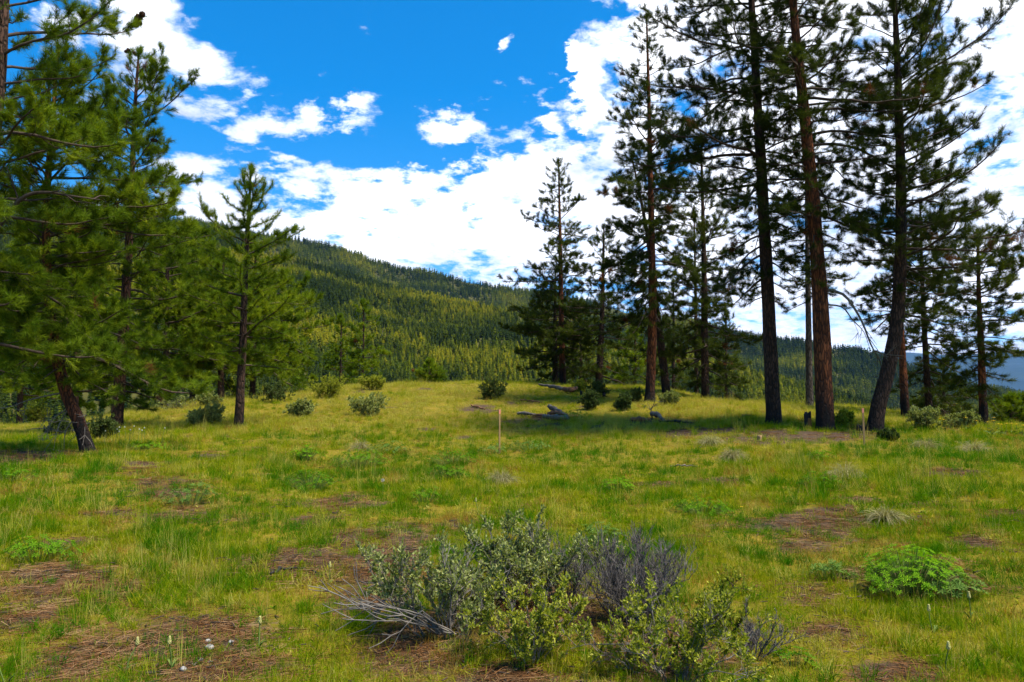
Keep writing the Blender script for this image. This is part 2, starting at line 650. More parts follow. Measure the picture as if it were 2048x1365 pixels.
M['stem_green'] = plain("green_stem", (.08, .13, .02), (.14, .18, .04), 20)
M['cream'] = plain("cream_petal", (.34, .31, .09), (.46, .42, .16), 60, .6)
M['yellow'] = plain("yellow_petal", (.70, .42, .01), (.80, .55, .02), 60, .6)
M['white'] = plain("white_petal", (.36, .36, .28), (.48, .48, .40), 60, .6)
M['stake'] = plain("stake_wood", (.20, .125, .05), (.32, .20, .09), 16, .8, (1, 1, .15))
M['stake_top'] = plain("stake_top_paint", (.55, .16, .10), (.62, .26, .18), 12, .7)
M['grey_wood'] = plain("weathered_wood", (.050, .038, .028), (.19, .155, .122), 9, .85, (.12, 1, 1), .015)
M['brown_wood'] = plain("rotten_wood", (.07, .032, .018), (.20, .095, .05), 9, .9, (.3, 1, 1), .02)
M['char'] = plain("charred_wood", (.010, .009, .008), (.04, .032, .028), 18, .8, (1, 1, .4), .02)
M['orange_wood'] = plain("exposed_heartwood", (.16, .065, .02), (.34, .15, .05), 12, .85, (1, 1, .2), .01)
M['stone'] = plain("pale_stone", (.22, .215, .20), (.38, .37, .35), 14, .85)


def ground_mat():
    m, t = new_mat("meadow_soil")
    v = mapping(t, (1, 1, 1))
    at = N(t, 'ShaderNodeAttribute', attribute_name='bare')
    n1 = noise(t, 1.7, 5, .6, v)
    n2 = noise(t, 14, 5, .65, v)
    n3 = noise(t, 60, 4, .7, v)
    soil = ramp(t, math_node(t, 'ADD', math_node(t, 'MULTIPLY', n2, .6), math_node(t, 'MULTIPLY', n3, .4)),
                [(.30, (.018, .013, .010)), (.46, (.050, .033, .022)), (.58, (.095, .060, .034)), (.72, (.17, .135, .10))])
    moss = ramp(t, math_node(t, 'ADD', math_node(t, 'MULTIPLY', n1, .55), math_node(t, 'MULTIPLY', n2, .45)),
                [(.30, (.050, .050, .005)), (.48, (.125, .105, .006)), (.6, (.18, .13, .012)), (.74, (.24, .13, .03))])
    f = math_node(t, 'ADD', at.outputs['Fac'], math_node(t, 'MULTIPLY', math_node(t, 'SUBTRACT', n2, .5), 1.3))
    k = N(t, 'ShaderNodeMapRange', interpolation_type='SMOOTHSTEP')
    link(t, f, k.inputs['Value'])
    k.inputs['From Min'].default_value = .25
    k.inputs['From Max'].default_value = .6
    mx = N(t, 'ShaderNodeMix', data_type='RGBA')
    link(t, k.outputs[0], mx.inputs['Factor'])
    link(t, moss, mx.inputs['A'])
    link(t, soil, mx.inputs['B'])
    h = math_node(t, 'ADD', n2, math_node(t, 'MULTIPLY', n3, .5))
    principled(t, mx.outputs['Result'], .95, .1, h, .03, .8)
    return m


M['ground'] = ground_mat()
M['hill'] = plain("forest_floor", (.03, .034, .006), (.07, .065, .012), .02, .95, (1, 1, 1), .3)
M['mountain'] = plain("distant_slopes", (.016, .030, .022), (.028, .045, .03), .002, .95)

# ------------------------------------------------------------------ ground
BARE = [(100, 1165, 1.0, .34), (620, 1125, .95, .36), (715, 1082, .45, .2), (300, 1290, .85, .33), (430, 1330, .5, .2), (150, 1345, .4, .2),
        (745, 1200, .4, .3), (1650, 1265, .35, .2), (1800, 1350, .35, .15), (1590, 1190, .3, .2), (1905, 945, .6, .2), (1830, 1040, .25, .12),
        (40, 915, 2.0, .7), (300, 930, 1.0, .35), (1600, 872, 2.6, .7), (1420, 862, 1.6, .5), (720, 1010, .45, .22), (1955, 1085, .35, .2), (960, 818, .9, .5), (1310, 846, 1.2, .5),
        (1080, 838, 1.4, .5), (350, 985, .6, .25), (420, 915, .6, .3), (1080, 1230, .7, .45), (1300, 1290, .6, .4), (860, 1280, .5, .35), (1740, 1150, .3, .15), (1840, 1010, .3, .12)]
BARE_W = [(*G(px, py)[:2], rx, ry) for px, py, rx, ry in BARE]


def bare_at(x, y):
    b = np.zeros_like(np.asarray(x, float))
    for cx, cy, rx, ry in BARE_W:
        d = ((x - cx) / (rx * .8)) ** 2 + ((y - cy) / (ry * 1.7)) ** 2
        b = np.maximum(b, np.exp(-d * .8))
    b = b * np.clip(.05 + 1.75 * fbm(x * 3.2, y * 3.2, 21, 4), 0, 1.3)
    n = fbm(x * .8, y * .8, 31, 4)
    b = np.maximum(b, np.clip((n - .59 - .06 * np.clip(y - 9, 0, 4) / 4) * 4.5, 0, .8))
    return b


def axis_steps(segments):
    out = [segments[0][0]]
    for a, b, st in segments:
        n = max(1, int(round((b - a) / st)))
        out += list(a + (b - a) * (np.arange(n) + 1) / n)
    return np.array(out)


def make_ground():
    xp = [0, 3, 12, 28, 60, 150, 400, 1200, 4000, 16000]
    st = [.22, .3, .6, 1.6, 6, 20, 80, 400, 2400]
    pos = axis_steps([(a, b, s) for a, b, s in zip(xp[:-1], xp[1:], st)])
    xs = np.concatenate([-pos[::-1], pos[1:]])
    ys = axis_steps([(-400, -60, 40), (-60, -8, 4), (-8, 3, .8), (3, 14, .2), (14, 46, .4), (46, 90, 2), (90, 400, 20), (400, 1600, 100), (1600, 16000, 1200)])
    X, Y = np.meshgrid(xs, ys)
    x, y = X.ravel(), Y.ravel()
    V = np.stack([x, y, ground_z(x, y)], -1)
    nx, ny = len(xs), len(ys)
    i = np.arange(nx * ny).reshape(ny, nx)
    Q = np.stack([i[:-1, :-1], i[:-1, 1:], i[1:, 1:], i[1:, :-1]], -1).reshape(-1, 4)
    me = build_mesh("ground", V, Q, None, M['ground'])
    a = me.attributes.new('bare', 'FLOAT', 'POINT')
    a.data.foreach_set('value', bare_at(x, y).astype(np.float32))
    tag(obj("ground", me), kind='structure', label="meadow ground of moss, soil and brown needle litter")


make_ground()

# ------------------------------------------------------------------ hills
HILL_A = [(-900, 250, 1000), (-300, 330, 1100), (0, 390, 1150), (315, 446, 1250), (450, 482, 1300), (593, 524, 1300), (729, 566, 1300), (821, 588, 1250), (906, 606, 1200),
          (975, 622, 1150), (1053, 636, 1100), (1150, 662, 1050), (1250, 690, 1000), (1466, 745, 900), (1667, 795, 850), (1752, 822, 800), (1850, 860, 750), (2100, 910, 700), (2600, 940, 700)]
HILL_B = [(-900, 330, 2700), (0, 420, 2700), (315, 438, 2700), (400, 447, 2700), (480, 461, 2700), (560, 474, 2700), (640, 490, 2700), (701, 506, 2700), (752, 525, 2700), (787, 537, 2700),
          (855, 543, 2700), (889, 553, 2650), (923, 563, 2650), (992, 577, 2600), (1036, 584, 2600), (1100, 590, 2550), (1191, 608, 2500), (1280, 634, 2450), (1400, 647, 2400),
          (1466, 670, 2350), (1568, 684, 2300), (1622, 690, 2250), (1667, 698, 2200), (1725, 708, 2150), (1790, 728, 2100), (1850, 750, 2050), (1974, 783, 2000), (2048, 798, 2000), (2300, 835, 1950), (2800, 855, 1900)]
HILL_C = [(-2500, 560, 20000), (600, 700, 20000), (1300, 716, 20000), (1600, 713, 20000), (1750, 704, 20000), (1820, 705, 20000), (1890, 711, 20000), (1950, 709, 20000), (2018, 703, 20000), (2070, 700, 20000),
          (2300, 690, 20000), (2700, 684, 20000), (3400, 700, 20000)]


class Hill:
    """a hillside from its foot up to its crest line and down the far side"""

    def __init__(self, name, crest, foot_d, foot_z, mat, bump, step, label):
        self.c = np.array(crest, float)
        self.fd, self.fz, self.bump = foot_d, foot_z, bump
        px = np.arange(self.c[0, 0], self.c[-1, 0] + 1, step)
        s = np.concatenate([np.linspace(0, 1, 40), np.linspace(1.05, 1.6, 8)])
        PX, SS = np.meshgrid(px, s)
        V = self.at(PX.ravel(), SS.ravel())
        n, m = len(px), len(s)
        i = np.arange(n * m).reshape(m, n)
        Q = np.stack([i[:-1, :-1], i[:-1, 1:], i[1:, 1:], i[1:, :-1]], -1).reshape(-1, 4)
        tag(obj(name, build_mesh(name, V, Q, None, mat)), kind='structure', label=label)

    def at(self, px, s):
        cy = np.interp(px, self.c[:, 0], self.c[:, 1])
        cd = np.interp(px, self.c[:, 0], self.c[:, 2])
        u = (px - 1024) / F
        v = (682.5 - cy) / F
        dy, dz = math.cos(PITCH) - v * math.sin(PITCH), math.sin(PITCH) + v * math.cos(PITCH)
        zc = EYE + dz / dy * cd
        d = self.fd + (cd - self.fd) * s
        z = np.where(s <= 1, self.fz + (zc - self.fz) * np.power(np.clip(s, 0, 1), .92), zc - (s - 1) * (zc - self.fz) * .7)
        x = u / dy * d
        ampl = self.bump * np.clip(s * 3, 0, 1) * np.clip(np.abs(1.02 - s) * 4, 0.06, 1)
        z = z + ampl * (fbm(x / (self.bump * 9), d / (self.bump * 9), 41, 4) - .55) * 2
        return np.stack([x, d, z], -1)


hill_a = Hill("hill", HILL_A, 330, -88, M['hill'], 14, 14, "forested slope facing the meadow across the valley")
hill_b = Hill("hill", HILL_B, 1500, -90, M['hill'], 30, 16, "long forested ridge behind the nearer slope")
hill_c = Hill("mountain", HILL_C, 13000, -160, M['mountain'], 160, 30, "blue hazy mountains at the far end of the valley")

# ------------------------------------------------------------------ scattering with geometry nodes (stuff only)
_groups = {}


def scatter_group(sources):
    key = tuple(s.name for s in sources)
    if key in _groups:
        return _groups[key]
    g = bpy.data.node_groups.new("scatter", 'GeometryNodeTree')
    g.interface.new_socket('Geometry', in_out='INPUT', socket_type='NodeSocketGeometry')
    g.interface.new_socket('Geometry', in_out='OUTPUT', socket_type='NodeSocketGeometry')
    gi, go = N(g, 'NodeGroupInput'), N(g, 'NodeGroupOutput')
    jn = N(g, 'GeometryNodeJoinGeometry')
    rot = N(g, 'GeometryNodeInputNamedAttribute', data_type='FLOAT_VECTOR')
    rot.inputs['Name'].default_value = 'rot'
    e2r = N(g, 'FunctionNodeEulerToRotation')
    link(g, rot.outputs['Attribute'], e2r.inputs[0])
    sc = N(g, 'GeometryNodeInputNamedAttribute', data_type='FLOAT_VECTOR')
    sc.inputs['Name'].default_value = 'size'
    ix = N(g, 'GeometryNodeInputNamedAttribute', data_type='INT')
    ix.inputs['Name'].default_value = 'idx'
    for k, s in enumerate(sources):
        cmpn = N(g, 'FunctionNodeCompare', data_type='INT', operation='EQUAL')
        link(g, ix.outputs['Attribute'], cmpn.inputs[2])
        cmpn.inputs[3].default_value = k
        oi = N(g, 'GeometryNodeObjectInfo')
        oi.inputs['Object'].default_value = s
        ip = N(g, 'GeometryNodeInstanceOnPoints')
        link(g, gi.outputs[0], ip.inputs['Points'])
        link(g, cmpn.outputs[0], ip.inputs['Selection'])
        link(g, oi.outputs['Geometry'], ip.inputs['Instance'])
        link(g, e2r.outputs[0], ip.inputs['Rotation'])
        link(g, sc.outputs['Attribute'], ip.inputs['Scale'])
        link(g, ip.outputs[0], jn.inputs[0])
    link(g, jn.outputs[0], go.inputs[0])
    _groups[key] = g
    return g


def scatter(name, pts, rot, size, idx, tint, sources, parent=None):
    n = len(pts)
    me = build_mesh(name, pts)
    for nm, typ, val in (('rot', 'FLOAT_VECTOR', rot), ('size', 'FLOAT_VECTOR', size), ('idx', 'INT', idx), ('tint', 'FLOAT', tint)):
        a = me.attributes.new(nm, typ, 'POINT')
        val = np.asarray(val)
        if nm == 'size' and val.ndim == 1:
            val = np.repeat(val[:, None], 3, 1)
        a.data.foreach_set('vector' if typ == 'FLOAT_VECTOR' else 'value', val.astype(np.int32 if typ == 'INT' else np.float32).ravel())
    o = obj(name, me, parent)
    md = o.modifiers.new("scatter", 'NODES')
    md.node_group = scatter_group(sources)
    o['kind'] = 'stuff'
    return o


def source(name, me):
    return bpy.data.objects.new(name, me)      # kept out of the scene: only its shape is used


def rand_unit(n):
    v = rng.normal(size=(n, 3))
    return norm(v)


def blades(base, dirn, length, width, droop, seg=2):
    """curved blades: base (n,3), unit dirn (n,3) -> V, Q, T"""
    n = len(base)
    side = norm(np.cross(dirn, norm(rng.normal(size=(n, 3)))))
    pts = []
    for k in range(seg + 1):
        s = k / seg
        p = base + dirn * (length * s)[:, None]
        p[:, 2] -= droop * length * s * s
        pts.append(p)
    V = []
    for k in range(seg):
        w = (width * (1 - .35 * k / seg))[:, None] * .5
        V += [pts[k] - side * w, pts[k] + side * w]
    V.append(pts[-1])
    V = np.stack(V, 1)
    c = 2 * seg + 1
    o = (np.arange(n) * c)[:, None]
    Q = [np.concatenate([o + 2 * k, o + 2 * k + 1, o + 2 * k + 3, o + 2 * k + 2], 1) for k in range(seg - 1)]
    T = np.concatenate([o + 2 * seg - 2, o + 2 * seg - 1, o + 2 * seg], 1)
    return V.reshape(-1, 3), (np.concatenate(Q) if Q else None), T


# ------------------------------------------------------------------ far forest
def conifer_mesh(name, mat, tiers, per, seed, rad=.17, pine=False):
    r = np.random.default_rng(seed)
    V, T = [], []
    n = 0
    for k in range(tiers):
        h = .10 + .86 * (k + r.uniform(-.3, .3)) / tiers
        prof = (1 - h) ** .75 * (1 if not pine else min(1, .45 + 1.2 * h))
        ra = rad * (prof + .03)
        for j in range(per):
            a = 2 * math.pi * (j + r.uniform(-.4, .4)) / per + k * 1.3
            ln = ra * r.uniform(.55, 1.2)
            d = np.array((math.cos(a), math.sin(a), 0))
            sd_ = np.array((-d[1], d[0], 0))
            w = ln * r.uniform(.28, .45)
            up = r.uniform(-.02, .03)
            tip = d * ln + np.array((0, 0, h - ln * r.uniform(.0, .55)))
            V += [np.array((0, 0, h + .06 + up)), d * ln * .55 + sd_ * w + np.array((0, 0, h - ln * .3)), tip, d * ln * .55 - sd_ * w + np.array((0, 0, h - ln * .3))]
            T += [(n, n + 1, n + 2), (n, n + 2, n + 3)]
            n += 4
    V += [np.array((.012, 0, .85)), np.array((-.008, .01, .85)), np.array((-.008, -.01, .85)), np.array((0, 0, 1.0))]
    T += [(n, n + 1, n + 3), (n + 1, n + 2, n + 3), (n + 2, n, n + 3)]
    V = np.array(V)
    return build_mesh(name, V, None, T, mat, None, False)


far_src = [source("far_conifer", conifer_mesh("far_conifer", M['conifer'], 7, 6, s, .19)) for s in range(5)]
mid_src = [source("slope_conifer_shape", conifer_mesh("slope_conifer_shape", M['conifer'], 12, 9, 20 + s, .19 + .035 * (s % 3), s % 2 == 1)) for s in range(6)]


def forest(hill, n, smin, smax, pxr, hmin, hmax, seed):
    r = np.random.default_rng(seed)
    px = r.uniform(pxr[0], pxr[1], n * 2)
    s = r.uniform(smin, smax, n * 2)
    # uniform over the ground: keep in proportion to distance
    d = hill.fd + (np.interp(px, hill.c[:, 0], hill.c[:, 2]) - hill.fd) * s
    keep = r.random(n * 2) < d / d.max()
    px, s = px[keep], s[keep]
    p = hill.at(px, s)
    dens = fbm(p[:, 0] / 90, p[:, 1] / 90, seed, 4)
    keep = r.random(len(p)) < np.clip((dens - .22) * 4, .15, 1)
    p, px, s = p[keep], px[keep], s[keep]
    h = r.uniform(hmin, hmax, len(p)) * (.8 + .5 * fbm(p[:, 0] / 60, p[:, 1] / 60, seed + 3, 2))
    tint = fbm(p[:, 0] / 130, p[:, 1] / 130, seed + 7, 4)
    tint = np.clip((tint - .5) * 2.6 + .46 - .22 * np.clip(s - .3, 0, 1) + r.normal(0, .17, len(p)), 0, 1)  # darker upslope and in patches: cloud shade put into the tint, besides tree-to-tree variation
    p[:, 2] -= .3
    return p, h, tint, px


def plant(name, p, h, tint, srcs, label):
    n = len(p)
    rot = np.zeros((n, 3))
    rot[:, 2] = rng.uniform(0, 6.28, n)
    rot[:, :2] = rng.normal(0, .03, (n, 2))
    w = h * rng.uniform(.95, 1.6, n)
    o = scatter(name, p, rot, np.stack([w, w, h], -1), rng.integers(0, len(srcs), n), tint, srcs)
    tag(o, label=label, kind='stuff')


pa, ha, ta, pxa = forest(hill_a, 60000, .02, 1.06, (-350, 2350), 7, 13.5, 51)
# the trees that show largest stand as objects of their own
ix_, iy_ = project(pa)
_, it_ = project(pa + np.stack([0 * ha, 0 * ha, ha], -1))
crest_py = np.interp(ix_, [-100, 0, 400, 520, 760, 1020, 1200, 1420, 1620, 1750, 1850, 2048, 2150], [855, 850, 800, 790, 771, 768, 774, 797, 812, 830, 842, 858, 862])
show = np.minimum(iy_, crest_py) - it_
vis = (ix_ > 560) & (ix_ < 2040) & (show > 9)
big = np.where(vis, show, -1)
sel = np.argsort(-big)[:270]
sel = sel[big[sel] > 0]
mask_ = np.ones(len(pa), bool)
mask_[sel] = False
KINDS = [("yellow green", M['slope_yellow']), ("mid green", M['slope_green']), ("dark green", M['slope_dark'])]  # colour steps follow the tint, so its painted sunlit and shaded tones carry over
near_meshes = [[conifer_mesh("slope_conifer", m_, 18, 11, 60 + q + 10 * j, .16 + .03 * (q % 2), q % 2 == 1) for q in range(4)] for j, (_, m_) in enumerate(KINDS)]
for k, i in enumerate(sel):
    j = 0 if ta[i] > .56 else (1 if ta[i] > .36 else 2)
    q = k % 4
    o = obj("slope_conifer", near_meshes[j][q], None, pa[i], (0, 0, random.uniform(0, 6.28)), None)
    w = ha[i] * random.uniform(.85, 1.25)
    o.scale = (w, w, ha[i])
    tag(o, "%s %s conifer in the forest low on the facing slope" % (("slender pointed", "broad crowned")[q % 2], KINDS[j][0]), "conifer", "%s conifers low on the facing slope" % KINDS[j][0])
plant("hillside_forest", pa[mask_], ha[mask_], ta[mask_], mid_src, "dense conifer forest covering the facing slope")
pb, hb, tb, _ = forest(hill_b, 46000, .25, 1.04, (-300, 2500), 15, 24, 71)
plant("ridge_forest", pb, hb, tb * .8, far_src, "conifer forest covering the long ridge behind")

# ------------------------------------------------------------------ pines
def tuft_mesh(name, mat, n, ln, w, seed, spread=(.25, 1.25), back=.10):
    r = np.random.default_rng(seed)
    a = r.uniform(0, 2 * math.pi, n)
    th = r.uniform(spread[0], spread[1], n)
    d = np.stack([np.cos(th), np.sin(th) * np.cos(a), np.sin(th) * np.sin(a)], -1)
    base = np.stack([r.uniform(-back, .05, n), r.normal(0, .008, n), r.normal(0, .008, n)], -1)
    L = ln * r.uniform(.7, 1.1, n)
    V, Q, T = blades(base, d, L, np.full(n, w), r.uniform(-.05, .18, n), 1)
    return build_mesh(name, V, Q, T, mat, None, False)


TUFT_DARK = [source("tuft", tuft_mesh("tuft", M['needle_dark'], 34, .17, .008, s)) for s in (1, 2, 3)] + [source("tuft", tuft_mesh("tuft", M['needle_dead'], 34, .16, .008, 4))]
TUFT_GREEN = [source("tuft", tuft_mesh("tuft", M['needle_green'], 40, .19, .0082, s, (.15, 1.15), .13)) for s in (5, 6, 7)] + [source("tuft", tuft_mesh("tuft", M['needle_dead'], 40, .17, .006, 8))]
TUFT_FAR = [source("tuft", tuft_mesh("tuft", M['needle_green'], 30, .22, .016, s, (.2, 1.35), .18)) for s in (9, 10, 11)] + [source("tuft", tuft_mesh("tuft", M['needle_dead'], 26, .2, .014, 12))]
TUFT_FARD = [source("tuft", tuft_mesh("tuft", M['needle_dark'], 30, .20, .012, s, (.2, 1.35), .16)) for s in (13, 14, 15)] + [source("tuft", tuft_mesh("tuft", M['needle_dead'], 26, .2, .012, 16))]


def resample(pts, n):
    pts = np.asarray(pts, float)
    d = np.concatenate([[0], np.cumsum(np.linalg.norm(np.diff(pts, axis=0), axis=1))])
    t = np.linspace(0, d[-1], n)
    out = []
    for c in range(3):
        # smooth (Catmull-Rom) interpolation
        i = np.clip(np.searchsorted(d, t, side='right') - 1, 0, len(d) - 2)
        f = (t - d[i]) / (d[i + 1] - d[i])
        a = pts[np.maximum(i - 1, 0), c]
        e = pts[np.minimum(i + 2, len(d) - 1), c]
        out.append(cubic(a, pts[i, c], pts[i + 1, c], e, f))
    return np.stack(out, -1)


def trunk_mesh(axis, rad, mat, sides, seed):
    r = np.random.default_rng(seed)
    n = len(axis)
    V, Q = tubes(axis[None], rad[None], sides)
    ctr = np.repeat(axis, sides, 0)
    off = V - ctr
    a = np.tile(np.arange(sides) / sides * 6.283, n)
    z = np.repeat(axis[:, 2], sides)
    # ridged bark and root flare
    k = 1 + (vnoise(a * 2.4 + 50, z * 1.6, seed) - .5) * .16 + (vnoise(a * 5 + 9, z * 4, seed + 1) - .5) * .10
    flare = np.exp(-np.maximum(z, 0) / .16) * (.22 + .28 * np.maximum(0, np.sin(a * 5 + seed)) ** 2)
    V = ctr + off * (k + flare)[:, None]
    return build_mesh("trunk", V, Q, None, mat)


def make_pine(name, label, base, top_pts, r0, prof, nb, srcs, bark, cat="pine tree", group=None, seed=1, e_low=-8, e_high=45, droop=.35, upturn=.6,
              tint=.45, dead=.02, tuft=1.0, sec_space=.20, twig=True, limbs=True, whorl=0, r_top=.02, t_sec=.16, dense=1.3, dens_n=1.25, fill=0.0, trunk_sides=14, extra=None, sec_len=.30):
    """base = (px, py, Y); top_pts = [(px, py), ...] up the trunk; prof = [(py, left px, right px), ...] reach of the branches"""
    r = np.random.default_rng(seed)
    nb = int(nb * dens_n)
    bx, by, Y = base
    b = P(bx, by, Y)
    b[2] = gz(b[0], b[1]) - .12
    pts = [b] + [P(x, y, Y + (d[0] if d else 0)) for x, y, *d in top_pts]
    pts = [p - b for p in pts]
    n_ax = 46
    ax = resample(pts, n_ax)
    t = np.linspace(0, 1, n_ax)
    rad = r_top + (r0 - r_top) * (1 - t) ** .85
    root = thing(name, b, label, cat, group, 0)
    obj("trunk", trunk_mesh(ax, rad, bark, trunk_sides, seed), root)
    # heights of the profile stations along the trunk
    _, apy = project(ax + b)
    zp = np.interp([-q[0] for q in prof], -apy[::1], t) if np.all(np.diff(-apy) > 0) else np.interp([-q[0] for q in prof], np.maximum.accumulate(-apy), t)
    o = np.argsort(zp)
    zp = np.array(zp)[o]
    pl = np.array([prof[k][1] for k in o]) * Y / F
    pr = np.array([prof[k][2] for k in o]) * Y / F
    t0, t1 = zp[0], zp[-1]
    tb_ = t0 + (t1 - t0) * (np.arange(nb) + r.uniform(-.4, .4, nb)) / nb
    if whorl:
        k = np.round((np.arange(nb)) / whorl) * whorl / nb
        tb_ = t0 + (t1 - t0) * np.clip(k, 0, .995) + r.normal(0, .002, nb)
    tb_ = np.clip(tb_, t0, .995)
    azb = np.arange(nb) * 2.39996 + r.uniform(-.5, .5, nb)
    wl = np.interp(tb_, zp, pl)
    wr = np.interp(tb_, zp, pr)
    ca = np.cos(azb)
    L = np.where(ca < 0, wl, wr) * np.abs(ca) + (wl + wr) * .5 * .85 * (1 - np.abs(ca))
    L = np.maximum(L * r.uniform(.66, 1.28, nb), .12)
    L = np.maximum(L * (.50 + 1.0 * vnoise(tb_ * 17 + seed, np.round(azb % 6.283 / 1.6) * 3.7, seed)), .15)
    f = (tb_ - t0) / max(1e-6, t1 - t0)
    e0 = np.radians(e_low + (e_high - e_low) * f + r.normal(0, 8, nb))
    n_p = 11
    s = np.linspace(0, 1, n_p)
    el = e0[:, None] - droop * np.sin(np.pi * s * .75)[None] * (1 - .6 * f[:, None]) + upturn * (s ** 2)[None]
    wig = np.cumsum(r.normal(0, .13, (nb, n_p)), 1)
    azp = azb[:, None] + wig
    el = el + np.cumsum(r.normal(0, .07, (nb, n_p)), 1)
    d = np.stack([np.cos(azp) * np.cos(el), np.sin(azp) * np.cos(el), np.sin(el)], -1)
    st = np.stack([np.interp(tb_, t, ax[:, c]) for c in range(3)], -1)
    inc = d * (L / (n_p - 1))[:, None, None]
    pp = st[:, None, :] + np.concatenate([np.zeros((nb, 1, 3)), np.cumsum(inc, 1)[:, :-1]], 1)
    rb = np.clip(L * .013 + .006, .008, .07) * (1 - .4 * f)
    rp = rb[:, None] * (1 - .82 * s)[None] + .004
    if extra:
        pass
    tp, td, ts = [], [], []       # tuft positions, directions, scales
    per_branch = []
    for i in range(nb):
        acc = Acc()
        V, Q = tubes(pp[i][None], rp[i][None], 5 if limbs else 4)
        acc.add(V, Q)
        ns = max(2, int(L[i] / sec_space))
        sv = np.sort(t_sec + (.98 - t_sec) * (np.arange(ns) + r.uniform(0, 1, ns)) / ns)
        q0 = np.stack([np.interp(sv, s, pp[i][:, c]) for c in range(3)], -1)
        dd = norm(np.stack([np.interp(sv, s, d[i][:, c]) for c in range(3)], -1))
        side = np.where(np.arange(ns) % 2 == 0, 1, -1) * r.uniform(.5, 1.2, ns)
        cz, sz = np.cos(side), np.sin(side)
        sdv = np.stack([dd[:, 0] * cz - dd[:, 1] * sz, dd[:, 0] * sz + dd[:, 1] * cz, dd[:, 2] + r.uniform(-.25, .55, ns)], -1)
        sdv = norm(sdv)
        ls = np.clip(L[i] * sec_len * (1.15 - .75 * sv) * r.uniform(.6, 1.25, ns), .10, 1.5)
        u = np.linspace(0, 1, 5)
        up = np.array((0, 0, 1.))
        sp = q0[:, None] + sdv[:, None] * (ls[:, None] * u[None])[..., None] + up * ((ls * r.uniform(-.05, .35, ns))[:, None] * (u ** 2)[None])[..., None]
        sp = sp + np.cumsum(r.normal(0, .03, sp.shape), 1) * ls[:, None, None]
        sr = (np.clip(ls * .012, .004, .012))[:, None] * (1 - .7 * u)[None]
        V, Q = tubes(sp, sr, 3)
        acc.add(V, Q)
        # needle tufts along the side branches
        gap = .15 / dense
        for j in range(ns):
            m = max(1, int(ls[j] * .75 / gap))
            w = 1 - np.arange(m) * gap / ls[j] * r.uniform(.85, 1.1)
            w = np.clip(w, .15, 1)
            ptsj = np.stack([np.interp(w, u, sp[j][:, c]) for c in range(3)], -1)
            tj = norm(sp[j][-1] - sp[j][-2])
            tp.append(ptsj)
            td.append(norm(tj + r.normal(0, .35, (m, 3)) + up * .25))
            ts.append(r.uniform(.75, 1.15, m))
            if twig and ls[j] > .25:
                kq = r.integers(3, 6)
                w2 = r.uniform(.3, .85, kq)
                o2 = np.stack([np.interp(w2, u, sp[j][:, c]) for c in range(3)], -1)
                d2 = norm(sdv[j] + r.normal(0, .6, (kq, 3)) + up * .3)
                l2 = ls[j] * r.uniform(.25, .5, kq)
                e2 = o2 + d2 * l2[:, None]
                V, Q = tubes(np.stack([o2, (o2 + e2) / 2 + r.normal(0, .01, o2.shape), e2], 1), np.array([[.005, .0045, .003]] * kq), 3)
                acc.add(V, Q)
                for fr in (1.0, .62):
                    tp.append(o2 + (e2 - o2) * fr)
                    td.append(norm(d2 + r.normal(0, .3, d2.shape)))
                    ts.append(r.uniform(.7, 1.05, kq))
        # branch end (and along the branch for young trees)
        m = 3 + int(fill * L[i] / .10)
        w = np.clip(1 - np.arange(m) * (.10 if fill else .07) / max(L[i], .2), .25, 1)
        tp.append(np.stack([np.interp(w, s, pp[i][:, c]) for c in range(3)], -1))
        td.append(norm(np.stack([np.interp(w, s, d[i][:, c]) for c in range(3)], -1) + r.normal(0, .25, (m, 3))))
        ts.append(r.uniform(.85, 1.15, m))
        per_branch.append(acc)
    if limbs:
        for acc in per_branch:
            obj("limb", acc.mesh("limb", M['twig']), root)
    else:
        al = Acc()
        for acc in per_branch:
            al.add(np.concatenate(acc.V), np.concatenate(acc.Q))
        o = obj("branchwork", al.mesh("branchwork", M['twig']), root)
        o['kind'] = 'stuff'
    # leader
    m = 10
    w = np.linspace(.975, 1, m)
    tp.append(np.stack([np.interp(w, t, ax[:, c]) for c in range(3)], -1))
    td.append(norm(np.array((0, 0, 1.)) + r.normal(0, .4, (m, 3))))
    ts.append(r.uniform(.8, 1.1, m))
    tp, td, ts = np.concatenate(tp), norm(np.concatenate(td)), np.concatenate(ts) * tuft
    n = len(tp)
    rot = np.stack([r.uniform(0, 6.283, n), -np.arcsin(np.clip(td[:, 2], -1, 1)), np.arctan2(td[:, 1], td[:, 0])], -1)
    idx = r.integers(0, 3, n)
    # dead brown sprays hang together in small clusters
    if dead > 0:
        kc = max(1, int(n * dead / 14))
        for c in tp[r.integers(0, n, kc)]:
            dist = np.linalg.norm(tp - c, axis=1)
            idx[dist < r.uniform(.12, .26)] = 3
    tn = np.clip(tint + r.normal(0, .17, n) + (vnoise(tp[:, 0] * 1.3 + 40, tp[:, 2] * 1.3 + 7, seed) - .5) * .5, 0, 1)
    scatter("crown", tp, rot, ts, idx, tn, srcs, root)
    return root, tp, b


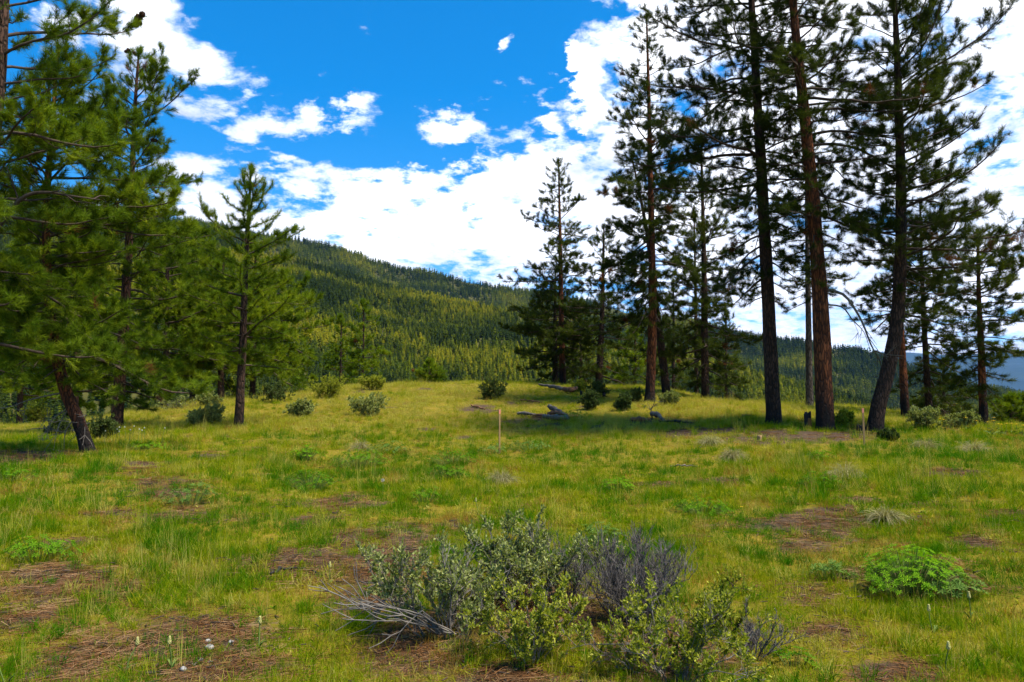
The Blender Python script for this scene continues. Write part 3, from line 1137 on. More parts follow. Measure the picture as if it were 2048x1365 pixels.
def limb_on(root, b, pts, Y, r0, mat, name="limb", side_twigs=0, label=None, seed=3):
    """one bare limb along photo points at distance Y"""
    r = np.random.default_rng(seed)
    w = [P(x, y, Y + (d[0] if d else 0)) - b for x, y, *d in pts]
    q = resample(w, 16)
    rad = np.linspace(r0, r0 * .18, 16)
    acc = Acc()
    acc.add(*tubes(q[None], rad[None], 6))
    for k in range(side_twigs):
        i = r.integers(5, 15)
        dirn = norm(q[i] - q[i - 1] + r.normal(0, .12, 3) * .8)
        ln = r.uniform(.25, .8)
        e = q[i] + norm(dirn + r.normal(0, .5, 3)) * ln
        mid = (q[i] + e) / 2 + r.normal(0, .05, 3)
        acc.add(*tubes(np.stack([q[i], mid, e])[None], np.array([[r0 * .3, r0 * .22, .004]]), 4))
        for _ in range(2):
            e2 = mid + norm(e - mid + r.normal(0, .25, 3)) * ln * .5
            acc.add(*tubes(np.stack([mid, (mid + e2) / 2 + r.normal(0, .02, 3), e2])[None], np.array([[.008, .006, .003]]), 3))
    o = obj(name, acc.mesh(name, mat), root)
    if label:
        o['label'] = label
    return o


def cone_mesh(seed):
    r = np.random.default_rng(seed)
    a, k = 9, 8
    V, Q = [], []
    for i in range(k + 1):
        s = i / k
        rr = .048 * math.sin(math.pi * min(1, .12 + s * .86)) ** .8 + .002
        for j in range(a):
            g = 1.25 if (i + j) % 2 else .8
            th = 6.283 * j / a
            V.append((rr * g * math.cos(th), rr * g * math.sin(th), -.055 + .11 * s))
    i = np.arange((k + 1) * a).reshape(k + 1, a)
    Q = np.stack([i[:-1], np.roll(i[:-1], -1, 1), np.roll(i[1:], -1, 1), i[1:]], -1).reshape(-1, 4)
    return build_mesh("cone", np.array(V), Q, None, M['cone'], None, False)


CONE = [cone_mesh(1), cone_mesh(2)]


def cones(root, b, tips, places):
    """cones in pairs at the branch ends nearest to the given photo points"""
    qx, qy = project(tips + b)
    for px, py in places:
        i = int(np.argmin((qx - px) ** 2 + (qy - py) ** 2))
        for q in range(2):
            obj("cone", CONE[q], root, tips[i] + np.array((random.uniform(-.06, .06), random.uniform(-.07, .0), random.uniform(-.05, .05))), (random.uniform(-.9, .9), random.uniform(-.9, .9), random.uniform(0, 6)), random.uniform(.9, 1.25))


GR = "tall pines of the grove on the knoll"
GL = "green pines at the meadow's shaded edge"
GB = "pines standing just over the crest"

# the right-hand grove
make_pine("pine_tree", "thick straight dark pine trunk standing next to the short burnt post", (1548, 846, 21.5), [(1537, 620), (1522, 330), (1510, 120), (1500, -60), (1488, -420)], .205,
          [(600, 60, 60), (520, 150, 70), (440, 185, 80), (330, 200, 100), (200, 190, 120), (60, 195, 130), (-150, 150, 110), (-410, 20, 20)], 112, TUFT_DARK, M['bark_dark'], group=GR, seed=101,
          e_low=-16, e_high=35, droop=.5, upturn=.55, tint=.34, dead=.03, trunk_sides=18)
rI, axI, bI = make_pine("pine_tree", "thickest pine with a reddish trunk and a bare drooping limb on its right", (1651, 854, 20), [(1641, 620), (1626, 400), (1606, 200), (1586, 0), (1560, -400)], .228,
          [(585, 40, 40), (520, 80, 80), (430, 90, 130), (300, 110, 170), (180, 120, 180), (40, 140, 180), (-150, 120, 150), (-390, 20, 20)], 108, TUFT_DARK, M['bark_red'], group=GR, seed=102,
          e_low=-14, e_high=35, droop=.42, upturn=.5, tint=.34, dead=.035, trunk_sides=20)
limb_on(rI, bI, [(1655, 580), (1690, 592), (1722, 640), (1742, 690), (1762, 730, .3), (1758, 770, .4)], 20, .04, M['twig_grey'], side_twigs=9, label="bare dead limb drooping to the right", seed=5)
limb_on(rI, bI, [(1655, 610), (1685, 615), (1705, 640), (1728, 665, .2), (1740, 700, .2)], 20, .024, M['twig_grey'], side_twigs=5, label="thin bare dead limb", seed=6)
make_pine("pine_tree", "tall slender pine with a red trunk charred at its foot", (1299, 806, 28.5), [(1305, 620), (1302, 420), (1298, 220), (1293, 28)], .185,
          [(650, 50, 40), (600, 115, 55), (500, 120, 70), (400, 110, 85), (310, 105, 80), (230, 66, 70), (120, 46, 52), (60, 30, 38), (30, 8, 8)], 104, TUFT_DARK, M['bark_red'], group=GR, seed=103,
          e_low=-25, e_high=30, droop=.5, upturn=.55, tint=.34, dead=.04, tuft=1.12)
make_pine("pine_tree", "dark trunk leaning left behind the slender red pine", (1334, 790, 31), [(1322, 690), (1308, 580), (1296, 480), (1278, 380), (1262, 310)], .175,
          [(690, 40, 40), (600, 105, 80), (500, 105, 90), (410, 80, 75), (330, 25, 25)], 42, TUFT_DARK, M['bark_dark'], group=GR, seed=104, e_low=-20, e_high=30, tint=.34, dead=.03)
make_pine("pine_tree", "medium pine with a narrow dark trunk charred at the foot", (1411, 800, 31), [(1409, 660), (1408, 520), (1405, 400), (1402, 270)], .17,
          [(765, 50, 50), (700, 90, 95), (600, 92, 95), (500, 85, 80), (420, 62, 58), (340, 34, 30), (275, 6, 6)], 78, TUFT_DARK, M['bark_dark'], group=GR, seed=105, e_low=-18, e_high=35, tint=.42, dead=.02)
make_pine("pine_tree", "thin trunk close behind the medium pine, mostly hidden", (1393, 790, 36), [(1392, 650), (1390, 520), (1388, 430)], .11,
          [(765, 50, 60), (640, 70, 70), (540, 55, 55), (440, 10, 10)], 40, TUFT_DARK, M['bark_dark'], group=GR, seed=106, tint=.5, dead=.01)
make_pine("pine_tree", "pine at the knoll's top with one long branch reaching left near its crown", (1126, 768, 37.5), [(1123, 660), (1121, 520), (1119, 420), (1117, 320)], .165,
          [(730, 50, 40), (660, 90, 80), (590, 84, 76), (520, 68, 68), (450, 68, 64), (400, 46, 46), (350, 28, 30), (322, 6, 8)], 78, TUFT_DARK, M['bark_red'], group=GR, seed=107, e_low=-15, e_high=35, tint=.40, dead=.01)
make_pine("pine_tree", "dark bushy pine close behind the left edge of the grove", (1111, 768, 39), [(1110, 690), (1110, 620), (1111, 540)], .17,
          [(758, 60, 50), (700, 92, 60), (630, 84, 58), (580, 52, 46), (545, 8, 8)], 58, TUFT_DARK, M['bark_dark'], group=GR, seed=108, e_low=-16, e_high=35, tint=.44, dead=0)
make_pine("pine_tree", "pine with a slightly leaning trunk between the knoll top and the slender red pine", (1197, 772, 36), [(1203, 660), (1206, 560), (1208, 450)], .17,
          [(750, 55, 60), (670, 80, 85), (590, 70, 70), (520, 52, 52), (460, 10, 10)], 60, TUFT_DARK, M['bark_dark'], group=GR, seed=109, e_low=-18, e_high=35, tint=.43, dead=.02)
make_pine("pine_tree", "pale thin trunk standing between the two thickest pines", (1619, 810, 30), [(1617, 660), (1615, 500), (1612, 330), (1608, 200)], .14,
          [(610, 40, 40), (540, 75, 80), (430, 85, 85), (330, 70, 70), (230, 30, 30)], 52, TUFT_DARK, M['bark_grey'], group=GR, seed=110, tint=.38, dead=.04)
rJ, axJ, bJ = make_pine("pine_tree", "pine whose trunk curves out of the ground and leans right at its foot", (1748, 866, 20), [(1757, 810), (1776, 740), (1793, 650), (1800, 540), (1802, 380), (1797, 200), (1790, 20), (1784, -110)], .20,
          [(650, 60, 70), (570, 100, 120), (480, 125, 200), (420, 115, 240), (330, 120, 235), (230, 110, 225), (130, 95, 150), (20, 75, 100), (-105, 10, 20)], 105, TUFT_DARK, M['bark_dark'], group=GR, seed=111,
          e_low=-6, e_high=42, droop=.3, upturn=.65, tint=.40, dead=.035, trunk_sides=18, r_top=.03)
make_pine("pine_tree", "reddish trunk right behind the curved pine", (1811, 836, 27), [(1806, 740), (1801, 640), (1797, 520), (1795, 420)], .15,
          [(670, 30, 30), (590, 75, 80), (500, 80, 80), (430, 20, 20)], 42, TUFT_DARK, M['bark_red'], group=GR, seed=112, tint=.42, dead=.01)
make_pine("pine_tree", "slim dark pine standing two trunks right of the curved pine", (1859, 838, 28), [(1852, 720), (1846, 600), (1842, 480), (1840, 400)], .13,
          [(810, 30, 70), (730, 60, 105), (660, 70, 110), (580, 75, 95), (500, 70, 75), (410, 10, 10)], 66, TUFT_DARK, M['bark_dark'], group=GR, seed=113, e_low=-20, e_high=25, droop=.5, tint=.48, dead=.01)
make_pine("pine_tree", "outermost slim pine of the grove with a red trunk against the blue mountains", (1967, 852, 25), [(1963, 720), (1958, 600), (1955, 460)], .14,
          [(790, 40, 40), (720, 70, 85), (650, 92, 92), (600, 80, 90), (540, 60, 84), (490, 28, 36), (465, 6, 6)], 80, TUFT_DARK, M['bark_red'], group=GR, seed=114, e_low=-18, e_high=35, droop=.45, tint=.5, dead=.01, tuft=1.1)

# the left-hand edge
r1, ax1, b1 = make_pine("pine_tree", "large pine cut by the frame with long branches across the upper sky", (-105, 955, 13.5), [(-75, 700), (-35, 400), (-8, 200), (8, 0), (18, -250)], .26,
          [(720, 60, 150), (600, 100, 220), (480, 120, 240), (380, 120, 210), (260, 100, 230), (150, 120, 210), (40, 120, 290), (-60, 100, 250), (-240, 20, 20)], 60, TUFT_GREEN, M['bark_dark'], group=GL, seed=201,
          e_low=-6, e_high=38, droop=.28, upturn=.5, tint=.45, dead=.01)
limb_on(r1, b1, [(-15, 470), (40, 400), (85, 385), (140, 392), (200, 400, .4)], 13.5, .05, M['twig'], side_twigs=4, seed=7)
cones(r1, b1, ax1, [(300, 10), (277, 28), (275, 66)])
r2, ax2, b2 = make_pine("pine_tree", "pine with a red-brown trunk leaning left out of the grass", (180, 903, 16), [(160, 850), (130, 780), (108, 680), (95, 560), (92, 430), (100, 300), (110, 180), (118, 90)], .135,
          [(745, 60, 60), (715, 120, 150), (650, 150, 230), (560, 160, 220), (450, 130, 200), (340, 110, 180), (230, 80, 140), (110, 30, 35)], 120, TUFT_GREEN, M['bark_red'], group=GL, seed=202,
          e_low=-8, e_high=40, droop=.32, upturn=.5, tint=.46, dead=.012, trunk_sides=16)
for k, pts in enumerate([[(128, 785), (60, 800), (15, 815), (-25, 812)], [(142, 815), (110, 835), (95, 860), (98, 880)], [(140, 812), (118, 850), (112, 872)], [(150, 836), (132, 862), (128, 890)], [(158, 850), (172, 848), (180, 846)]]):
    limb_on(r2, b2, pts, 16, .018, M['twig_grey'], side_twigs=4, label="bare dead lower limb", seed=20 + k)
r3, ax3, b3 = make_pine("pine_tree", "tall pine behind the leaning one with cones at its top branch tips", (234, 832, 23.5), [(245, 690), (256, 520), (264, 350), (271, 200), (278, 100)], .18,
          [(800, 70, 80), (720, 120, 130), (600, 130, 140), (500, 120, 125), (420, 110, 125), (330, 100, 115), (250, 85, 100), (180, 62, 85), (125, 30, 40), (105, 12, 14)], 100, TUFT_GREEN, M['bark_mid'], group=GL, seed=203,
          e_low=-10, e_high=42, droop=.3, upturn=.55, tint=.42, dead=.015)
cones(r3, b3, ax3, [(232, 98), (272, 110), (309, 280), (366, 394), (306, 386), (215, 320)])
make_pine("young_pine", "young open pine standing alone with a pointed top against the sky", (477, 850, 22), [(484, 720), (489, 600), (494, 480), (499, 400), (502, 332)], .135,
          [(730, 120, 80), (640, 135, 125), (560, 125, 125), (500, 118, 105), (450, 100, 85), (410, 72, 66), (380, 50, 50), (350, 10, 12)], 70, TUFT_GREEN, M['bark_dark'], group=GL, seed=204,
          e_low=2, e_high=40, droop=.1, upturn=.45, tint=.55, dead=.004, whorl=5, fill=1.0, sec_space=.34, r_top=.014, t_sec=.45, sec_len=.24, dens_n=1.0, dense=1.0)
# pines massed behind the young one
for k, (px, py, Y, top, w, lb) in enumerate([
        (330, 800, 31, 450, 115, "pine massed between the tall coned pine and the young open pine"),
        (386, 796, 34, 450, 110, "pine with a thin trunk just left behind the young open pine"),
        (441, 795, 33, 500, 100, "reddish trunked pine close behind the young open pine's left side"),
        (505, 788, 36, 490, 105, "pine with a dark trunk just right behind the young open pine"),
        (560, 780, 40, 540, 80, "shorter pine at the right end of the shaded edge"),
        (150, 835, 33, 430, 100, "pine behind the leaning trunk near the frame's edge"),
        (40, 840, 38, 470, 100, "pine at the frame's edge behind the large cut-off pine")]):
    make_pine("pine_tree", lb, (px, py, Y), [(px + 4, (py + top) / 2), (px + 6, top)], .15,
              [(py - 50, w * .9, w * .9), (py - 120, w, w), ((py + top) / 2, w * .85, w * .85), (top + 60, w * .4, w * .4), (top + 5, 6, 6)], 64, TUFT_FAR, M['bark_dark'], group=GL, seed=220 + k,
              e_low=-8, e_high=40, droop=.25, upturn=.5, tint=.6, dead=.008, limbs=False, sec_space=.24, dense=1.1)
# pines over the crest
for k, (px, py, Y, top, w, lb, sr) in enumerate([
        (680, 775, 55, 628, 42, "light green pine over the crest behind the grey bushes", TUFT_FAR),
        (725, 772, 52, 600, 46, "taller light green pine over the crest left of the bare knoll", TUFT_FAR),
        (856, 775, 60, 718, 34, "low bushy pine top showing over the knoll's grass", TUFT_FAR),
        (1268, 785, 44, 640, 55, "light green pine over the crest left of the slender red pine", TUFT_FAR),
        (1345, 790, 48, 560, 50, "pine over the crest between the slender red pine and the medium pine", TUFT_FARD),
        (1160, 775, 48, 600, 45, "pine over the crest behind the knoll-top pine", TUFT_FARD),
        (1450, 800, 44, 620, 50, "pine over the crest left of the thick dark trunk", TUFT_FARD),
        (1885, 850, 38, 720, 60, "drooping bushy pine over the crest behind the yellow flowers", TUFT_FARD),
        (2020, 862, 40, 790, 45, "low pine over the crest beside the outermost slim pine", TUFT_FAR),
        (2062, 865, 40, 780, 45, "low pine over the crest cut by the frame's edge", TUFT_FAR)]):
    make_pine("pine_tree", lb, (px, py, Y), [(px + 2, (py + top) / 2), (px + 2, top)], .13,
              [(py - 15, w * .8, w * .8), (py - 50 if py - top > 90 else py - 25, w, w), ((py + top) / 2, w * .8, w * .8), (top + 5, 4, 4)], 44, sr, M['bark_dark'], group=GB, seed=260 + k,
              e_low=-12, e_high=40, droop=.25, upturn=.5, tint=.55, dead=.006, limbs=False, sec_space=.3, dense=1.0, tuft=1.15)

# ------------------------------------------------------------------ shrubs
def leaf_quads(p, d, ln, wd):
    n = len(p)
    side = norm(np.cross(d, norm(rng.normal(size=(n, 3)))))
    mid = p + d * (ln * .55)[:, None]
    V = np.stack([p, mid - side * (wd * .5)[:, None], p + d * ln[:, None], mid + side * (wd * .5)[:, None]], 1)
    return V.reshape(-1, 3), np.arange(n * 4).reshape(n, 4)


def make_shrub(name, label, loc, w, h, leaf, wood, n_stem=10, n_br=9, leaves=24, leaf_ln=.03, leaf_w=.013, cat="shrub", group=None, seed=1, lean=(0, 0), bare=0.0, up=.6, stem_r=.008, hv=(.5, 1.1)):
    r = np.random.default_rng(seed)
    root = thing(name, loc, label, cat, group)
    th = np.arange(n_stem) * 2.4 + r.uniform(-.5, .5, n_stem)
    out = np.sqrt((np.arange(n_stem) + .4) / n_stem) * r.uniform(.6, 1.25, n_stem)
    tip = np.stack([np.cos(th) * out * w / 2 + lean[0], np.sin(th) * out * w / 2 * .8 + lean[1], h * (1.05 - .5 * out ** 2) * r.uniform(hv[0], hv[1], n_stem)], -1)
    base = np.stack([np.cos(th) * .06 * w, np.sin(th) * .06 * w, np.full(n_stem, -.04)], -1) + r.normal(0, .02, (n_stem, 3)) * w
    u = np.linspace(0, 1, 8)
    bend = np.array((0, 0, 1.)) * (h * .22 * r.uniform(-.6, 1, n_stem))[:, None]
    st = base[:, None] + (tip - base)[:, None] * u[None, :, None] + bend[:, None] * np.sin(math.pi * u)[None, :, None]
    st = st + np.cumsum(r.normal(0, .018, st.shape), 1) * math.sqrt(w * h)
    sr = stem_r * r.uniform(.7, 1.3, n_stem)[:, None] * (1 - .7 * u)[None] * max(.7, h)
    LP, LD = [], []
    tw = Acc()
    for i in range(n_stem):
        stem = Acc()
        stem.add(*tubes(st[i][None], sr[i][None], 5))
        obj("stem", stem.mesh("stem", wood), root)
        # branchlets
        k = n_br
        s = np.clip(r.uniform(.22, 1.0, k), 0, .99)
        q = np.stack([np.interp(s, u, st[i][:, c]) for c in range(3)], -1)
        dmain = norm(st[i][-1] - st[i][2])
        dv = norm(dmain * .5 + r.normal(0, .55, (k, 3)) + np.array((0, 0, up)))
        ln = h * r.uniform(.14, .34, k)
        v = np.linspace(0, 1, 4)
        br = q[:, None] + dv[:, None] * (ln[:, None] * v[None])[..., None] + np.cumsum(r.normal(0, .05, (k, 4, 3)), 1) * ln[:, None, None]
        tw.add(*tubes(br, np.full((k, 1), stem_r * .36) * (1 - .6 * v)[None], 3))
        # finer twigs
        kk = 6
        for j in range(k):
            s2 = r.uniform(.3, .95, kk)
            q2 = np.stack([np.interp(s2, v, br[j][:, c]) for c in range(3)], -1)
            d2 = norm(dv[j] + r.normal(0, .55, (kk, 3)) + np.array((0, 0, up * .6)))
            l2 = ln[j] * r.uniform(.25, .55, kk)
            t2 = np.stack([q2, q2 + d2 * (l2 * .5)[:, None] + r.normal(0, .006, (kk, 3)), q2 + d2 * l2[:, None]], 1)
            tw.add(*tubes(t2, np.array([[stem_r * .22, stem_r * .18, stem_r * .1]] * kk), 3))
            if r.random() < bare:
                continue
            for a in range(kk):
                m = leaves // 4 + r.integers(0, 3)
                s3 = r.uniform(.1, 1, m)
                LP.append(t2[a][0] + (t2[a][2] - t2[a][0]) * s3[:, None])
                LD.append(norm(d2[a] + r.normal(0, .7, (m, 3)) + np.array((0, 0, .3))))
            m = max(2, leaves // 3)
            s3 = r.uniform(.3, 1, m)
            LP.append(np.stack([np.interp(s3, v, br[j][:, c]) for c in range(3)], -1))
            LD.append(norm(dv[j] + r.normal(0, .7, (m, 3))))
    o = obj("twigs", tw.mesh("twigs", wood), root)
    o['kind'] = 'stuff'
    if LP:
        LP, LD = np.concatenate(LP), np.concatenate(LD)
        n = len(LP)
        V, Q = leaf_quads(LP, LD, leaf_ln * r.uniform(.6, 1.3, n), leaf_w * r.uniform(.7, 1.3, n))
        o = obj("foliage", build_mesh("foliage", V, Q, None, leaf, None, False), root)
        o['kind'] = 'stuff'
    return root


FG = "shrubs in the middle foreground"
make_shrub("sagebrush", "grey green shrub with long bare grey stems sprawling at its left", G(890, 1272), 1.55, .64, M['sage'], M['twig_grey'], 20, 11, 24, .034, .015, group=FG, seed=301, lean=(-.06, .1), bare=.22, stem_r=.009)
make_shrub("sagebrush", "grey green shrub with a dense rounded top behind the others", G(1045, 1205), 1.25, .60, M['sage'], M['twig_grey'], 19, 14, 26, .034, .015, group=FG, seed=302, bare=.10, stem_r=.009)
make_shrub("bitterbrush", "low yellowish green shrub at the front centre", G(1065, 1325), 1.05, .46, M['sage_yellow'], M['twig_grey'], 14, 11, 24, .030, .014, group=FG, seed=303, bare=.12)
make_shrub("dead_shrub", "leafless purplish grey shrub with fine upright twigs", G(1275, 1255), 1.0, .62, M['sage'], M['dead_shrub'], 30, 24, 8, .014, .005, group=FG, seed=304, bare=1.0, up=1.1, stem_r=.009)
make_shrub("bitterbrush", "spreading yellowish green shrub nearest the camera", G(1350, 1362), 1.35, .50, M['sage_yellow'], M['twig_grey'], 20, 12, 26, .028, .013, group=FG, seed=305, bare=.15)
make_shrub("bitterbrush", "small upright shrub with a dark crooked stem behind the spreading one", G(1425, 1268), .50, .44, M['sage_yellow'], M['twig'], 7, 10, 24, .028, .013, group=FG, seed=306, lean=(.12, 0), bare=.12)
make_shrub("dead_shrub", "small leafless grey shrub at the right end of the group", G(1500, 1318), .5, .30, M['sage'], M['dead_shrub'], 12, 12, 8, .014, .005, group=FG, seed=307, lean=(.1, 0), bare=1.0, up=.8)
make_shrub("dead_shrub", "bare tangle of grey twigs low beside the dense rounded shrub", G(1135, 1200), .7, .48, M['sage'], M['dead_shrub'], 14, 15, 8, .014, .005, group=FG, seed=308, bare=1.0, up=.7)
rq = np.random.default_rng(77)
sprawl = [o for o in bpy.data.objects if o.name == "sagebrush"][0]
for k in range(14):
    a0 = 3.3 + rq.uniform(-.5, .75)
    ln = rq.uniform(.5, .95)
    q = np.array([(-.05 + .1 * k / 9, -.1, .03), (math.cos(a0) * ln * .4, math.sin(a0) * ln * .5 - .05, .12 + rq.uniform(0, .14)), (math.cos(a0) * ln * .8, math.sin(a0) * ln * .8, .16 + rq.uniform(-.08, .24)), (math.cos(a0) * ln * 1.1, math.sin(a0) * ln, .22 + rq.uniform(-.15, .3))])
    q = resample(q, 10) + rq.normal(0, .008, (10, 3))
    ac = Acc()
    ac.add(*tubes(q[None], np.linspace(.0065, .003, 10)[None], 5))
    for j in range(4):
        i = rq.integers(4, 9)
        en = q[i] + norm(q[i] - q[i - 1] + rq.normal(0, .05, 3)) * rq.uniform(.1, .25)
        ac.add(*tubes(np.stack([q[i], (q[i] + en) / 2 + rq.normal(0, .01, 3), en])[None], np.array([[.004, .003, .002]]), 4))
    obj("stem", ac.mesh("stem", M['twig_grey']), sprawl)

MG = "bushes scattered over the meadow"
for k, (px, py, w, h, lf, lb) in enumerate([
        (735, 832, 1.25, .62, 'sage', "wide grey green bush left of the knoll"),
        (602, 834, .85, .48, 'sage', "rounded grey bush right of the young open pine"),
        (985, 799, 1.15, .70, 'sage_dark', "dark green bush alone on the knoll's top"),
        (548, 806, 1.3, .62, 'sage_dark', "green bush under the pines just right of the young open pine's trunk"),
        (655, 797, 1.5, .75, 'sage_yellow', "large yellowish bush below the light green pines"),
        (745, 780, 1.25, .55, 'sage_yellow', "pale bush on the crest below the taller light green pine"),
        (395, 852, .55, .42, 'sage', "small grey bush left of the young open pine"),
        (425, 850, .6, .5, 'sage', "small grey green bush next to the young open pine's foot"),
        (415, 812, .9, .42, 'sage', "pale grey bush under the reddish pine trunk"),
        (350, 818, 1.5, .40, 'dead', "low purplish grey bush along the shaded edge"),
        (205, 880, .95, .50, 'sage_dark', "dark green bush beside the leaning trunk"),
        (118, 872, .7, .35, 'sage_dark', "low dark bush left behind the leaning trunk"),
        (1182, 820, .75, .55, 'sage_dark', "bright dark bush in front of the charred curled log"),
        (1197, 795, .8, .50, 'sage_dark', "bluish bush behind the charred curled log"),
        (1248, 822, .8, .45, 'sage_dark', "rounded bush left of the slender red pine's foot"),
        (1268, 805, .7, .40, 'sage_dark', "small bush just left behind the slender red pine"),
        (1338, 810, .8, .40, 'sage', "grey bush at the foot of the left leaning trunk"),
        (1160, 783, .5, .40, 'sage_yellow', "small light bush on the knoll beside the charred stump"),
        (1852, 858, 1.0, .50, 'sage', "grey green bush beside the slim dark pine's foot"),
        (1920, 860, 1.1, .42, 'sage', "wide low grey bush among the yellow flowers"),
        (1775, 882, .45, .22, 'sage_dark', "little dark bush at the curved pine's foot"),
        (1690, 852, .5, .35, 'sage_yellow', "small bush between the thickest pine and the curved pine"),
        (70, 840, 1.2, .75, 'sage_yellow', "pale bush at the frame's edge behind the pines")]):
    dead = lf == 'dead'
    make_shrub("bush", lb, G(px, py), w * 1.12, h, M['sage' if dead else lf], M['dead_shrub'] if dead else M['twig'], 20, 14, 26, .042, .022, "bush", MG, 330 + k, bare=.7 if dead else .05, stem_r=.008, hv=(.72, 1.05), up=.35)

# ------------------------------------------------------------------ leafy clumps, tussocks, flowers
def lupine_mesh(leaf, n, rad, h, seed, size=.045):
    r = np.random.default_rng(seed)
    acc = Acc()
    a = r.uniform(0, 6.283, n)
    q = np.sqrt(r.uniform(0, 1, n)) * rad
    hv = .7 + .5 * vnoise(np.cos(a) * q / rad * 2.3 + 9, np.sin(a) * q / rad * 2.3 + 5, seed)
    q = q * (.75 + .5 * vnoise(a * 1.3, a * 0, seed + 2))
    tip = np.stack([np.cos(a) * q, np.sin(a) * q * .8, h * hv * np.sqrt(np.clip(1.02 - .7 * (q / rad) ** 2, .1, 1)) * r.uniform(.6, 1.05, n)], -1)
    base = tip * np.array((.35, .35, 0)) - np.array((0, 0, .02))
    mid = (base + tip) / 2 + np.array((0, 0, 1.)) * h * .12
    acc.add(*tubes(np.stack([base, mid, tip], 1), np.array([[.003, .0025, .002]] * n), 3), m=1)
    nl = 7
    nrm = norm(tip * np.array((.8, .8, .3)) + np.array((0, 0, h)) + r.normal(0, .25 * h, (n, 3)))
    t1 = norm(np.cross(nrm, norm(r.normal(size=(n, 3)))))
    t2 = np.cross(nrm, t1)
    for k in range(nl):
        th = 6.283 * k / nl
        d = norm(t1 * math.cos(th) + t2 * math.sin(th) + nrm * .25)
        side = np.cross(nrm, d)
        ln = size * r.uniform(.75, 1.2, n)[:, None]
        m_ = tip + d * ln * .6
        V = np.stack([tip, m_ - side * ln * .16, tip + d * ln - nrm * ln * .12, m_ + side * ln * .16], 1)
        acc.add(V.reshape(-1, 3), np.arange(n * 4).reshape(n, 4), m=0)
    return acc.mesh("leaves", [leaf, M['stem_green']], False)


LG = "bright leafy clumps in the grass"
for k, (px, py, rad, h, n, mt, lb) in enumerate([
        (1820, 1188, .46, .40, 460, 'lupine_lime', "largest bright green leafy mound, in the right foreground"),
        (1910, 1200, .28, .22, 70, 'lupine_grey', "grey green leafy clump joined to the largest mound's right"),
        (612, 922, .36, .34, 100, 'lupine_lime', "small bright green clump above the leftmost grass hollow"),
        (720, 936, .62, .42, 150, 'lupine', "wide yellow green clump with dry stalks rising behind it"),
        (622, 980, .42, .40, 130, 'lupine', "rounded green clump right below the small bright one"),
        (1237, 985, .30, .26, 90, 'lupine_lime', "pale green leafy rosette right of the straw tussock"),
        (1400, 1028, .42, .26, 130, 'lupine', "fine leaved bright clump between the rosette and the right tussocks"),
        (905, 930, .55, .36, 120, 'lupine', "long green clump left of the middle stake"),
        (895, 960, .40, .32, 90, 'lupine', "dark green clump just below the long one"),
        (1062, 902, .55, .30, 110, 'lupine_grey', "grey green clump right of the middle stake"),
        (985, 905, .35, .25, 60, 'lupine_grey', "small grey green clump at the middle stake's foot"),
        (1150, 838, .7, .30, 110, 'lupine', "green clump right beside the grey log pile"),
        (775, 905, .5, .28, 80, 'lupine_grey', "low grey green clump right of the wide yellow green one"),
        (1200, 1090, .22, .32, 50, 'lupine_grey', "tall thin grey green clump behind the leafless shrub"),
        (380, 1010, .35, .34, 70, 'lupine_grey', "loose grey green clump in the left meadow"),
        (75, 1120, .40, .26, 90, 'lupine', "dark green clump at the left above the bare needle patch"),
        (1640, 975, .32, .25, 70, 'lupine', "dark green clump in front of the big straw tussock"),
        (1640, 920, .3, .25, 60, 'lupine', "green clump behind the big straw tussock"),
        (295, 900, .5, .22, 70, 'lupine', "green clump right of the leaning pine's foot"),
        (20, 965, .4, .3, 70, 'lupine', "green clump at the left frame edge below the shade"),
        (850, 1005, .25, .28, 40, 'lupine', "upright green clump behind the grey green shrubs"),
        (1590, 1335, .14, .16, 16, 'lupine', "small palm shaped leafy sprout at the bottom edge"),
        (1660, 1160, .2, .22, 30, 'lupine_grey', "thin leafy sprout left of the largest mound")]):
    root = thing("leafy_clump", G(px, py) - np.array((0, 0, .04)), lb, "plant", LG)
    o = obj("foliage", lupine_mesh(M[mt], n, rad, h, 400 + k, .05 if n < 100 else (.045 if n < 300 else .036)), root)
    o['kind'] = 'stuff'

TG = "straw coloured bunchgrass tussocks"


def tussock_mesh(n, ln, seed, green=.15):
    r = np.random.default_rng(seed)
    a = r.uniform(0, 6.283, n)
    el = r.uniform(.25, 1.45, n)
    d = np.stack([np.cos(a) * np.cos(el), np.sin(a) * np.cos(el), np.sin(el)], -1)
    base = np.stack([np.cos(a), np.sin(a), 0 * a], -1) * (r.uniform(0, .08, n))[:, None]
    L = ln * r.uniform(.6, 1.1, n)
    V, Q, T = blades(base, d, L, np.full(n, .0052), .95 * r.uniform(.6, 1.15, n), 5)
    return build_mesh("blades", V, Q, T, M['straw'], None, False)


for k, (px, py, ln, n, lb) in enumerate([
        (1002, 968, .50, 420, "straw tussock spreading like a fountain behind the grey green shrubs"),
        (1692, 962, .62, 520, "biggest straw tussock, in the right meadow below the thick pines"),
        (1465, 920, .52, 420, "grey straw tussock lower of the two in front of the thick dark trunk"),
        (1420, 890, .50, 360, "straw tussock upper of the two in front of the thick dark trunk"),
        (1770, 1045, .42, 300, "green tinged tussock above the largest leafy mound"),
        (1945, 905, .55, 360, "flattened straw tussock near the right edge of the meadow"),
        (1850, 898, .5, 300, "low straw tussock right of the right stake"),
        (720, 900, .55, 160, "thin upright straw tussock behind the wide yellow green clump")]):
    root = thing("grass_tussock", G(px, py), lb, "grass tussock", TG)
    o = obj("blades", tussock_mesh(int(n * 1.7), ln * 1.1, 500 + k), root, (0, 0, .03))
    o['kind'] = 'stuff'


